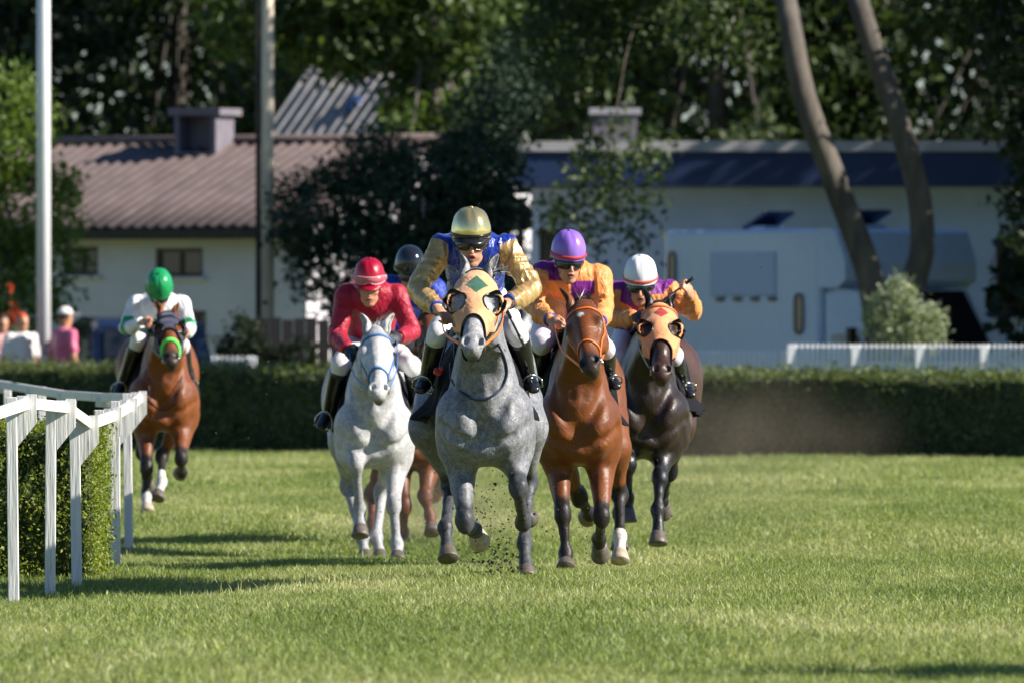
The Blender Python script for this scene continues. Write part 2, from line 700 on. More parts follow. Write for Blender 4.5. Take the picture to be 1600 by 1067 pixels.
HEADC = [  # t along the face, n outward, half width, half depth
    (-.03, -.085, .062, .075), (.06, -.085, .088, .100), (.15, -.088, .098, .118), (.24, -.088, .086, .118),
    (.34, -.075, .066, .092), (.43, -.063, .055, .068), (.51, -.058, .056, .062), (.565, -.060, .050, .052)]


def make_horse(cfg):
    h = cfg.get('h', .014)
    pl = Place(cfg['cx'], cfg['base'], cfg['s'])
    J = pl.J
    root = empty('horse', Vector(pl.root), cfg['label'], 'horse', 'racehorses galloping up the course')
    bob = cfg.get('bob', -.17)
    xf = J(cfg['chestx'], 600, -.3)[0]
    xh = J(cfg['hipx'], 600, 1.1)[0]
    poll, muz = J(*cfg['poll']), J(*cfg['muzzle'])
    HL_ = .60 * cfg.get('headscale', 1.0)
    dd = muz - poll
    muz = J(cfg['muzzle'][0], cfg['muzzle'][1], poll[1] - math.sqrt(max(HL_ ** 2 - dd[0] ** 2 - dd[2] ** 2, .10 ** 2)))
    lo = V(min(xf, xh) - .62, -1.75, -.10)
    hi = V(max(xf, xh) + .62, 1.75, max(poll[2] + .22, 1.6))
    F = Field(lo, hi, h)

    def X(y):
        return xf + (xh - xf) * sstep(-.3, 1.1, y)

    # ---- trunk
    tor = [(-.50, 1.19, .13, .15), (-.30, 1.21, .165, .29), (-.05, 1.21, .185, .37), (.30, 1.18, .255, .35), (.65, 1.22, .27, .31),
           (.95, 1.30, .265, .27), (1.2, 1.32, .25, .23), (1.40, 1.27, .17, .17)]
    wk = cfg.get('wide', 1.0)
    F.chain([(X(y), y, z + bob) for y, z, a, b in tor], [(a * wk, b) for y, z, a, b in tor], .02)
    F.ell((X(0), .02, 1.51 + bob), (.06, .30, .10), .10)
    for sg in (-1, 1):
        F.ell((X(-.45) + sg * .115, -.47, 1.05 + bob), (.095, .13, .18), .045)          # pectorals
        F.ell((X(-.3) + sg * .165 * wk, -.27, 1.10 + bob), (.085, .17, .27), .06, ((1, 0, sg * .28), (0, 1, 0), (-sg * .28, 0, 1)))      # shoulders
        F.ell((X(.1) + sg * .11 * wk, .12, 1.04 + bob), (.135, .42, .22), .08)        # ribs
        F.ell((X(-.3) + sg * .165 * wk, -.42, 1.10 + bob), (.07, .09, .12), .05)       # points of the shoulder
        F.chain([(X(-.4) + sg * .09, -.46, 1.02 + bob), (X(-.3) + sg * .145 * wk, -.36, .88 + bob)], [.08, .075], .08)
        F.ell((X(1.1) + sg * .15, 1.1, 1.30 + bob), (.16, .32, .25), .07)             # quarters
    F.ell((X(-.3), -.40, .895 + bob), (.10, .16, .085), .09)
    F.chain([(X(-.3), -.70, 1.16 + bob), (X(-.3), -.70, .98 + bob), (X(-.3), -.64, .84 + bob)], [.045, .055, .04], .07, sub=True)
    # ---- neck
    nb = V(X(-.3), -.28, 1.30 + bob)
    side0 = V(1, 0, 0)
    f = unit(muz - poll)
    tw = cfg.get('twist', 0.0)
    sd = unit(side0 - f * side0.dot(f))
    n = np.cross(f, sd)
    sd, n = sd * math.cos(tw) + n * math.sin(tw), n * math.cos(tw) - sd * math.sin(tw)
    HLS = cfg.get('headscale', 1.0)
    HW = cfg.get('headw', 1.08)

    def H(u, t, nn):
        return poll + (sd * u * (1 + (HW - 1) * sstep(.52, .28, t)) + f * t + n * nn) * HLS

    thr = H(0, .02, -.13)
    nk = [nb, nb * .62 + thr * .38 + V(0, .03, .03), nb * .25 + thr * .75 + V(0, .02, .035), thr]
    nw = cfg.get('neckw', 1.0)
    F.chain(nk, [(.155 * nw, .30), (.128 * nw, .22), (.108 * nw, .165), (.088, .125)], .08)
    for sg in (-1, 1):   # the muscle band and the groove of the throat
        F.chain([nb + V(sg * .085 * nw, -.20, -.02), nk[2] + V(sg * .03, -.10, -.05), thr + V(sg * .02, -.07, -.03)], [.07, .05, .035], .05)
    F.waves(.0045, 13, 10, seed=cfg['cx'], ridge=False)
    # ---- head
    F.chain([H(0, t, nn) for t, nn, a, b in HEADC], [(a * HLS * (1 + (HW - 1) * sstep(.52, .28, t)), b * HLS) for t, nn, a, b in HEADC], .035, side=sd)
    ax = (sd, f, n)
    for sg in (-1, 1):
        F.ell(H(sg * .082, .195, -.030), V(.030, .052, .036) * HLS, .025, ax)      # brow and eye socket
        F.ell(H(sg * .062, .22, -.155), V(.036, .095, .078) * HLS, .03, ax)        # jowl
        F.chain([H(sg * .080, .24, -.052), H(sg * .060, .36, -.040)], [.014, .010], .02)   # cheek ridge
        F.ell(H(sg * .038, .540, -.026), V(.031, .044, .034) * HLS, .016, ax)      # nostril rim
        F.ell(H(sg * .039, .548, .0), V(.019, .028, .032) * HLS, .008, ax, sub=True)
        F.ell(H(sg * .093, .205, -.030), V(.012, .016, .014) * HLS, .008, ax, sub=True)
    F.chain([H(0, .16, .012), H(0, .40, -.004)], [(.030, .016), (.024, .012)], .03, side=sd)   # nasal bone
    F.ell(H(0, .588, -.055), V(.040, .026, .040) * HLS, .02, ax)                   # upper lip
    F.ell(H(0, .575, -.108), V(.032, .034, .024) * HLS, .015, ax)                  # chin
    F.chain([H(0, .30, -.13), H(0, .56, -.10)], [(.045, .04), (.028, .02)], .03, side=sd)
    # ---- legs
    paint = []
    hooves = []
    for key in ('FL', 'FR', 'HL', 'HR'):
        L = cfg['legs'].get(key)
        if L is None: continue
        sg = -1 if key[1] == 'L' else 1
        k, ft, toe = J(*L[0]), J(*L[1]), J(*L[2])
        if key[0] == 'F':
            sh = V(X(-.3) + sg * .165 * wk, -.36, 1.10 + bob)
            el = V(X(-.2) + sg * .155 * wk, -.20, .93 + bob)
            el = el * .7 + V(k[0], el[1], el[2]) * .3
            fa = k - el
            fm = el + fa * .42 + V(0, .012, 0)
            F.chain([sh, el, fm, el + fa * .80, k - unit(fa) * .025], [(.10, .125), (.10, .122), (.076, .088), (.049, .055), (.047, .047)], .075)
            F.ell(el + fa * .16 + V(sg * .012, -.035, 0), (.062, .07, .13), .04)
        else:
            hp = V(X(1.1) + sg * .15, 1.12, 1.26 + bob)
            st = J(*L[3]) if len(L) > 3 else V(X(1.1) + sg * .24, .80, .95 + bob)
            F.chain([hp, st * .5 + hp * .5, st], [(.16, .24), (.145, .20), (.10, .13)], .07)
            fa = k - st
            F.chain([st, st + fa * .35, st + fa * .78, k], [(.10, .125), (.078, .10), (.043, .055), (.046, .056)], .05)
            F.ell(k + V(0, .035, .02), (.028, .035, .05), .03)
        ca = ft - k
        cd = unit(ca)
        F.ell(k + V(0, -.004, -.004), (.046, .044, .070), .035)
        F.chain([k + cd * .03, k + ca * .28, k + ca * .72, ft], [(.044, .044), (.034, .038), (.032, .038), (.037, .041)], .03)
        F.ell(ft, (.0395, .044, .044), .03)
        pa = toe - ft
        pd = unit(pa)
        plen = np.linalg.norm(pa)
        hoofh = .085
        cor = ft + pd * max(plen - hoofh, .05)
        F.chain([ft, ft * .5 + cor * .5, cor], [(.036, .040), (.033, .036), (.041, .042)], .02)
        fwd = V(0, -1, 0)
        if key[0] == 'F' or True:
            fwd = np.cross(np.cross(pd, V(0, -1, -.0)), pd)
            if np.linalg.norm(fwd) < .25 or pd[1] > .55:   # pastern folded back: the toe points down the back of the leg
                fwd = np.cross(V(1, 0, 0), pd) * (-1 if pd[1] < 0 else 1)
                fwd = -unit(fwd) if unit(fwd)[2] > 0 else unit(fwd)
        hooves.append((key, cor, cor + pd * hoofh, unit(fwd)))
        paint.append((key, k, ft, cor, el if key[0] == 'F' else st))
    # hollows between the muscles of breast, shoulder, neck and forearm
    def hollow(pts, r, k, off):
        F.chain(list(F.pull(np.array(pts), off)), [r] * len(pts), k, sub=True)
    for sg in (-1, 1):
        x0 = X(-.4)
        hollow([(x0 + sg * .15, -.45, 1.36 + bob), (x0 + sg * .135, -.55, 1.22 + bob), (x0 + sg * .075, -.64, 1.10 + bob)], .030, .030, .014)
        hollow([(x0 + sg * .030, -.62, .93 + bob), (x0 + sg * .085, -.60, .93 + bob), (x0 + sg * .150 * wk, -.52, 1.00 + bob), (x0 + sg * .20 * wk, -.42, 1.06 + bob)], .024, .028, .010)
        hollow([(x0 + sg * .045, -.70, 1.38 + bob), (x0 + sg * .05, -.66, 1.22 + bob)], .028, .030, .014)
        hollow([(x0 + sg * .225 * wk, -.33, 1.26 + bob), (x0 + sg * .245 * wk, -.22, 1.06 + bob), (x0 + sg * .235 * wk, -.10, .92 + bob)], .026, .030, .012)
    for key, k_, ft_, cor_, el_ in paint:
        sg = -1 if key[1] == 'L' else 1
        if key[0] == 'F':
            a_, b_ = el_ + (k_ - el_) * .22, el_ + (k_ - el_) * .82
            hollow([a_ + V(sg * .012, -.10, 0), b_ + V(sg * .010, -.07, 0)], .012, .018, .004)
            for e_ in (-1, 1):
                hollow([k_ + (ft_ - k_) * .25 + V(e_ * .05, .012, 0), k_ + (ft_ - k_) * .75 + V(e_ * .05, .012, 0)], .009, .014, .003)
    F.waves(.0014, 46, 10, seed=cfg['cx'] + 1, ridge=False)
    p, q = F.mesh('body', 1, .5)
    # ---- coat colours
    col = np.tile(V(*cfg['coat']), (len(p), 1))

    def blend(w, c):
        col[:] = col * (1 - w[:, None]) + V(*c) * w[:, None]

    if 'hindcoat' in cfg:
        blend(sstep(.5, .95, p[:, 1]), cfg['hindcoat'])
    pts = cfg.get('points')
    for key, k, ft, cor, el in paint:
        d1, t1 = seg_dist(p, k, ft)
        d2, _ = seg_dist(p, ft, cor)
        d = np.minimum(d1, d2)
        du, tu = seg_dist(p, el, k)
        if pts is not None:
            up = cfg.get('points_up', .45)
            w = np.maximum(sstep(.13, .08, d), sstep(.12, .09, du) * sstep(1 - up, 1, tu))
            blend(w * cfg.get('points_k', 1.0), pts)
        wsock = cfg.get('socks', {}).get(key)
        if wsock:
            fr, c = wsock
            a = ft + (k - ft) * fr
            d3, t3 = seg_dist(p, a, cor)
            blend(sstep(.085, .07, d3) * (t3 > 0), c)
    mzl = H(0, .56, -.05)
    if 'muzzlecol' in cfg:
        dm = np.linalg.norm(p - mzl, axis=1)
        blend(sstep(.15 * HLS, .06 * HLS, dm) * .92, cfg['muzzlecol'])
    rel = p - poll
    hu, ht, hn = rel @ sd / HLS / HW, rel @ f / HLS, rel @ n / HLS
    for sg in (-1, 1):
        dn = np.linalg.norm(p - H(sg * .039, .548, -.012), axis=1)
        blend(sstep(.036, .024, dn), (.008, .006, .006))
        de = np.linalg.norm(p - H(sg * .090, .20, -.032), axis=1)
        blend(sstep(.055, .022, de) * .75, cfg.get('eyecol', (.03, .02, .015)))
    if cfg.get('star'):
        u0, t0, r, ln = cfg['star']
        blend(sstep(1.15, .75, np.sqrt(((hu - u0) / r) ** 2 + ((ht - t0) / ln) ** 2)) * (hn > -.06), (.75, .72, .68))
    if cfg.get('facecol'):
        blend(sstep(-.10, -.02, hn) * sstep(.05, .12, ht) * (ht < .66) * (np.abs(hu) < .2) * .8, cfg['facecol'])
    me = mesh_np('horse_body', p, q)
    set_attr(me, 'coat', col)
    link('body', me, M[cfg['mat']], root)

    for key, cor, toe, fw in hooves:
        mb = MB()
        hoof_mesh(mb, cor, toe, fw)
        mb.build('hoof', M[cfg.get('hoofs', {}).get(key, 'hoof_dark')], root)
    # ---- eyes, ears
    for sg in (-1, 1):
        mb = MB()
        mb.ball(H(sg * .089, .205, -.033), .019 * HLS)
        mb.build('eye', M['eye'], root)
    for sg, tip in zip((-1, 1), cfg['ears']):
        if tip is None: continue
        b = H(sg * .056, -.010, -.055)
        tp = J(*tip)
        d = unit(tp - b)
        L = np.linalg.norm(tp - b)
        open_ = unit(n * cfg.get('ear_open', .45) + sd * sg * .9)
        open_ = unit(open_ - d * open_.dot(d))
        s2 = np.cross(d, open_)
        rows = []
        for i in range(12):
            v = i / 11
            w = HLS * float(np.interp(v, [0, .15, .4, .6, .8, .93, 1], [.022, .024, .0275, .0245, .0165, .0065, .001]))
            ring = []
            for jn in range(17):
                a = math.radians(-160 + 320 * jn / 16) * (1 - .42 * sstep(.12, .6, v))
                ring.append(b + d * (L * v) - open_ * (w * math.cos(a)) * 1.0 + s2 * (w * math.sin(a)) + d * 0 - open_ * .006 + sd * (-sg * .012 * math.sin(math.pi * v)))
            rows.append(ring)
        vs = [pt for r in rows for pt in r]
        fs = [(i * 17 + k2, i * 17 + k2 + 1, (i + 1) * 17 + k2 + 1, (i + 1) * 17 + k2) for i in range(11) for k2 in range(16)]
        em = mesh_np('ear', vs, fs)
        ec = np.tile(V(*cfg.get('earcol', cfg['coat'])), (len(vs), 1))
        vv = np.repeat(np.arange(12) / 11, 17)
        ec = ec * (1 - .55 * sstep(.75, 1, vv))[:, None]
        set_attr(em, 'coat', ec)
        eo = link('ear', em, M[cfg['mat']], root)
        sm = eo.modifiers.new('thick', 'SOLIDIFY')
        sm.thickness = .007
    # ---- mane, forelock, tail
    rg = np.random.default_rng(cfg['cx'])
    mb = MB()
    fall = cfg.get('mane_side', 1)
    rts, drs, lns = [], [], []
    crest = spline([H(0, -.02, -.06)] + [F.hit(c, unit(V(0, .55, .85)), .45) for c in nk[::-1][1:]] + [V(X(0), .0, 1.60 + bob)], 60)
    for i, c in enumerate(crest):
        if i < 7: continue
        for _ in range(5):
            rts.append(c + V(rg.normal() * .010, 0, -.006))
            drs.append(V(fall * .75 + rg.normal() * .35, .65, .12))
            lns.append(rg.uniform(.07, .16) * (1.0 - .4 * i / 60))
    ribbons(mb, rts, drs, lns, .006, droop=1.5, wind=(0, .7, 0), rg=rg)
    mb.build('mane', M[cfg['hair']], root)
    if cfg.get('forelock', not cfg.get('hood')):
        fx = cfg.get('fl_x', 0.0)
        mb = MB()
        rts = [H(fx + rg.normal() * .020, -.045 + rg.normal() * .01, -.03) for _ in range(60)]
        drs = [n * .3 - f * .7 + sd * (rg.normal() * .5 + cfg.get('fl_side', .3)) for _ in rts]
        ribbons(mb, rts, drs, [rg.uniform(.05, .11) for _ in rts], .004, droop=.9, wind=(.3, .5, .2), rg=rg)
        mb.build('forelock', M[cfg['hair']], root)
    mb = MB()
    dock = V(X(1.4), 1.40, 1.30 + bob)
    rts = [dock + rg.normal(size=3) * .02 for _ in range(140)]
    ribbons(mb, rts, [V(rg.normal() * .12, .9, .1)] * 140, [rg.uniform(.45, .8) for _ in rts], .010, droop=1.4, seg=8, jit=.12, rg=rg)
    mb.build('tail', M[cfg['hair']], root)

    # ------------------------------------------------------------ tack
    def hring(t0, dt, th0, th1, nn=24, off=.005, nc=-.075):
        """points round the head at t0 (+dt towards the back of the head)"""
        out, axs = [], []
        for i in range(nn + 1):
            th = math.radians(th0 + (th1 - th0) * i / nn)
            d = n * math.cos(th) + sd * math.sin(th)
            t = t0 + dt * (1 - math.cos(th)) / 2
            out.append(F.hit(H(0, t, nc), d, .26) + d * off)
            axs.append(f)
        return out, axs

    def strap(mb, pts, w, th=.004, axs=None, closed=False):
        if axs is None:
            axs = []
            g = F.grad(np.array(pts))
            for i in range(len(pts)):
                d = unit(np.asarray(pts[min(i + 1, len(pts) - 1)]) - pts[max(i - 1, 0)])
                axs.append(np.cross(d, g[i]))
        mb.tube(pts, [(w / 2, th)] * len(pts), n=6, flat=axs, closed=closed)

    tk = cfg['tack']
    br = empty('bridle', (0, 0, 0))
    br.parent = root
    bm_ = M[tk['web']]
    sw = tk.get('w', .020)
    mb = MB()
    if tk.get('browband', True):
        p1, a1 = hring(tk.get('brow_t', .075), .0, -118, 118, off=.005 if not cfg.get('hood') else .015)
        strap(mb, p1, sw, axs=a1)
        mb.build('browband', bm_, br)
    if tk.get('noseband', True):
        mb = MB()
        p1, a1 = hring(.385, .05, -180, 180, 32)
        strap(mb, p1[:-1], tk.get('nw', sw), .005 if not tk.get('fleece') else .018, axs=a1[:-1], closed=True)
        mb.build('noseband', M[tk.get('nose', tk['web'])], br)
    bits = []
    for sg in (-1, 1):
        mb = MB()
        pts = []
        for i in range(14):
            u = i / 13
            t = .06 + .43 * u
            th = math.radians(sg * (98 - 6 * u))
            d = n * math.cos(th) + sd * math.sin(th)
            pts.append(F.hit(H(0, t, -.075), d, .26) + d * .005)
        strap(mb, pts, sw)
        mb.build('cheekpiece', bm_, br)
        mb = MB()
        d = n * math.cos(math.radians(sg * 92)) + sd * math.sin(math.radians(sg * 92))
        c = F.hit(H(0, .50, -.075), d, .26) + d * .010
        bits.append(c)
        ringp = [c + f * .026 * math.cos(a) + n * .026 * math.sin(a) for a in np.linspace(0, 2 * math.pi, 15)[:-1]]
        mb.tube(ringp, .0045, 6, closed=True)
        mb.build('bit_ring', M['steel'], br)
    mb = MB()
    pts = []
    for i in range(20):
        th = math.radians(98 + (262 - 98) * i / 19)
        d = n * math.cos(th) + sd * math.sin(th)
        pts.append(F.hit(H(0, .10 + .16 * math.sin(math.pi * i / 19), -.10), d, .30) + d * .006)
    strap(mb, pts, .014)
    mb.build('throat_lash', bm_, br)
    # hood with eye holes, blinker cups, an emblem
    hd = cfg.get('hood')
    if hd:
        NTt, NTh = 48, 72
        t0, t1, TH = hd.get('t0', -.035), hd.get('t1', .36), 128
        eu, et = hd.get('eye', (.076, .215))
        er = hd.get('er', (.036, .052))
        blg = hd.get('bulge', .02)

        def hood_pt(tt, th):
            d = n * math.cos(th) + sd * math.sin(th)
            pt = F.hit(H(0, tt, -.08), d, .26) + d * .007
            # the cloth stands away from the head round the eyes
            w = math.exp(-((tt - et) / .085) ** 2) * math.exp(-((abs(th) - 1.05) / .5) ** 2)
            return pt + (sd * math.copysign(1, th) * .8 + n * .6) * blg * w
        P, A = [], []
        for i in range(NTt + 1):
            for j in range(NTh + 1):
                th = math.radians(-TH + 2 * TH * j / NTh)
                arch = hd.get('arch', .085) * (math.cos(th) * .5 + .5) ** 1.2
                tt = t0 + .03 * (1 - math.cos(th)) + (t1 - arch - t0 + (.06 * (1 - math.cos(th)))) * i / NTt
                pt = hood_pt(tt, th)
                P.append(pt)
                r_ = pt - poll
                A.append((r_ @ sd / HLS / HW, r_ @ f / HLS, r_ @ n / HLS))
        P, A = np.array(P), np.array(A)

        def hole(a):
            return np.sqrt(((a[..., 1] - et) / er[1]) ** 2 + ((np.abs(a[..., 0]) - eu) / er[0]) ** 2) + (a[..., 2] < -.13) * 9
        idx = np.arange((NTt + 1) * (NTh + 1)).reshape(NTt + 1, NTh + 1)
        fcs = np.stack([idx[:-1, :-1], idx[:-1, 1:], idx[1:, 1:], idx[1:, :-1]], -1).reshape(-1, 4)
        fk = fcs[hole(A[fcs].mean(1)) > .97].astype(np.int32)
        hm = mesh_np('hood', P, fk)
        set_attr(hm, 'headpos', A)
        ho = link('hood', hm, hd['mat'], root)
        so = ho.modifiers.new('thick', 'SOLIDIFY')
        so.thickness = .004
        so.offset = 1
        mb = MB()
        mb.tube([P[i] + n * .003 for i in idx[-1, :]], .0065, 6)
        mb.build('nose_binding', M['black_cloth'], ho)
        mb = MB()
        mb.tube([P[i] + n * .002 for i in idx[0, :]], .004, 6)
        mb.build('poll_binding', M['black_cloth'], ho)
        for sg in (-1, 1):
            mb = MB()
            ring = []
            cen = hood_pt(et, sg * .95)
            for k_ in range(30):
                a = 2 * math.pi * k_ / 30
                u_, t_ = sg * (eu + er[0] * math.cos(a)), et + er[1] * math.sin(a)
                # nearest vertex of the hood to that spot of the oval
                q_ = np.argmin((A[:, 0] - u_) ** 2 + (A[:, 1] - t_) ** 2 + (A[:, 2] < -.13) * 1.0)
                nnv = A[q_, 2]
                ring.append(poll + (sd * u_ * HW + f * t_ + n * nnv) * HLS)
            ring = np.array(ring)
            for _ in range(3):
                ring = ring * .5 + (np.roll(ring, 1, 0) + np.roll(ring, -1, 0)) * .25
            ring = [r_ for r_ in ring]
            mb.tube(ring, .0055, 6, closed=True)
            cen = np.mean(ring, 0)
            NR = len(ring)
            rows = []
            for lv in range(7):
                v = lv / 6
                row = []
                for p_ in ring:
                    o_ = p_ - cen
                    w_ = sstep(-.75, .55, float(unit(o_).dot(unit(sd * sg * .9 - f * .25 - n * .35))))
                    row.append(cen + o_ * (1 + .16 * math.sin(v * 2.6) * w_) + (n * .75 + sd * sg * .45) * (hd.get('cup', .05) * v * w_))
                rows.append(row)
            vs = [x_ for r_ in rows for x_ in r_]
            fs = [(i * NR + k_, i * NR + (k_ + 1) % NR, (i + 1) * NR + (k_ + 1) % NR, (i + 1) * NR + k_) for i in range(6) for k_ in range(NR)]
            mb.add(vs, fs, True)
            mb.build('blinker_cup', M['black_plastic'], ho)
    # breastplate or neck strap: pixels on the chest carried onto the coat
    if tk.get('loop'):
        mb = MB()
        pts = []
        for (px, py) in tk['loop']:
            a = J(px, py, -.5)
            pts.append(F.hit(V(a[0], .4, a[2]), V(0, -1, 0), 1.9) + V(0, -.008, 0))
        pts = [F.pull(V(X(-.1) - .14, -.14, 1.38 + bob)[None], .008)[0]] + pts + [F.pull(V(X(-.1) + .14, -.14, 1.38 + bob)[None], .008)[0]]
        pts = spline(pts, 60)
        mb.tube(pts, tk.get('loop_r', .008), 6)
        mb.build('neck_strap', M[tk.get('loopmat', 'navy_web')], root)
    # saddle cloth
    cl = cfg['cloth']
    y0, y1 = cl.get('y', (-.02, .58))
    NY, NA = 22, 17
    P = np.zeros((NY + 1, 2 * NA + 1, 3))
    rg = np.random.default_rng(cfg['cx'] + 5)
    ph = rg.uniform(0, 6, 6)
    for i in range(NY + 1):
        y = y0 + (y1 - y0) * i / NY
        cc = V(X(y), y, 1.22 + bob)
        for j in range(-NA, NA + 1):
            sg = 1 if j >= 0 else -1
            u = abs(j) / NA
            uu = min(u / .6, 1)
            th = math.radians(82) * uu * sg
            d = V(math.sin(th), 0, math.cos(th))
            pt = F.hit(cc, d, .62) + d * .014
            if u > .6:
                v = (u - .6) / .4
                ln = .8 * cl['len'][0 if sg < 0 else 1]
                fl = cl['flare'][0 if sg < 0 else 1]
                wv = math.sin(y * 14 + ph[0] + sg) * .55 + math.sin(y * 33 + ph[1] + v * 2) * .35
                bl = math.sin(v * 5.5 + ph[2] + y * 4)
                pt = pt + V(sg * (.55 * fl * v ** 1.2 * (.7 + .5 * wv) + .018 * bl * v), .10 * v + .03 * wv * v, -ln * v * (1 - .10 * math.sin(y * 9 + ph[3])) + .25 * fl * v * v)
            P[i, j + NA] = pt
    idx = np.arange((NY + 1) * (2 * NA + 1)).reshape(NY + 1, -1)
    fcs = np.stack([idx[:-1, :-1], idx[:-1, 1:], idx[1:, 1:], idx[1:, :-1]], -1).reshape(-1, 4).astype(np.int32)
    co = link('saddle_cloth', mesh_np('saddle_cloth', P.reshape(-1, 3), fcs), M[cl.get('mat', 'black_cloth')], root)
    so = co.modifiers.new('thick', 'SOLIDIFY')
    so.thickness = .008
    # saddle: seat, pommel, cantle, flaps
    mb = MB()
    rings = []
    for y, w, zt in ((.02, .05, .075), (.08, .10, .075), (.18, .12, .045), (.30, .13, .035), (.40, .14, .05), (.47, .12, .085), (.52, .05, .07)):
        zb = F.hit(V(X(y), y, 1.2 + bob), V(0, 0, 1), .6)[2]
        rings.append([(X(y) + w * math.sin(a), y, zb + .01 + (zt if math.cos(a) > 0 else .0) * abs(math.cos(a)) - .05 * (1 - abs(math.cos(a)))) for a in np.linspace(0, 2 * math.pi, 13)[:-1]])
    mb.loft(rings)
    sdl = mb.build('saddle', M['dark_leather'], root)
    mb = MB()
    pts = []
    for i in range(31):
        th = math.radians(70 + 220 * i / 30)
        d = V(math.sin(th), 0, math.cos(th))
        pts.append(F.hit(V(X(.12), .12, 1.2 + bob), d, .62) + d * .007)
    mb.tube(pts, [(.045, .006)] * len(pts), n=6, flat=[(0, 1, 0)] * len(pts))
    mb.build('girth', M['dark_leather'], sdl)
    return dict(root=root, pl=pl, F=F, H=H, J=J, X=X, bits=bits, bob=bob, saddle=sdl, n=n, f=f, sd=sd)
# ================================================================== jockeys
SKIN = (.52, .27, .17)


def fist(F, hc, wr, k, pn, R=1.0, thumb=1.0):
    """a closed hand: hc the middle of the palm, k towards the knuckles, pn out of the palm; four fingers and a thumb"""
    k = unit(k)
    pn = unit(pn - k * pn.dot(k))
    a = np.cross(k, pn) * thumb            # towards the thumb side
    ax = (a, k, pn)
    F.chain([wr, wr * .4 + (hc - k * .03) * .6, hc], [(.025 * R, .021 * R), (.027 * R, .020 * R), (.036 * R, .018 * R)], .012, side=a)
    F.ell(hc, V(.040, .042, .018) * R, .008, ax)
    for i, (o, ln) in enumerate(((.031, .94), (.0105, 1.05), (-.0105, 1.0), (-.031, .82))):
        b = hc + a * o * R + k * .036 * R
        p1 = b + (k * .030 + pn * .012) * ln * R
        p2 = b + (k * .022 + pn * .040) * ln * R
        p3 = b + (-k * .004 + pn * .040) * ln * R
        F.chain([b, p1, p2, p3], [.0105 * R, .0098 * R, .0088 * R, .0078 * R], .003)
    t0 = hc + (a * .036 - k * .012 + pn * .006) * R
    F.chain([hc + (a * .022 - k * .030) * R, t0 + a * .010 * R, t0 + (a * .010 + k * .030 + pn * .022) * R, t0 + (-a * .006 + k * .046 + pn * .036) * R],
            [.016 * R, .0125 * R, .0112 * R, .009 * R], .006)


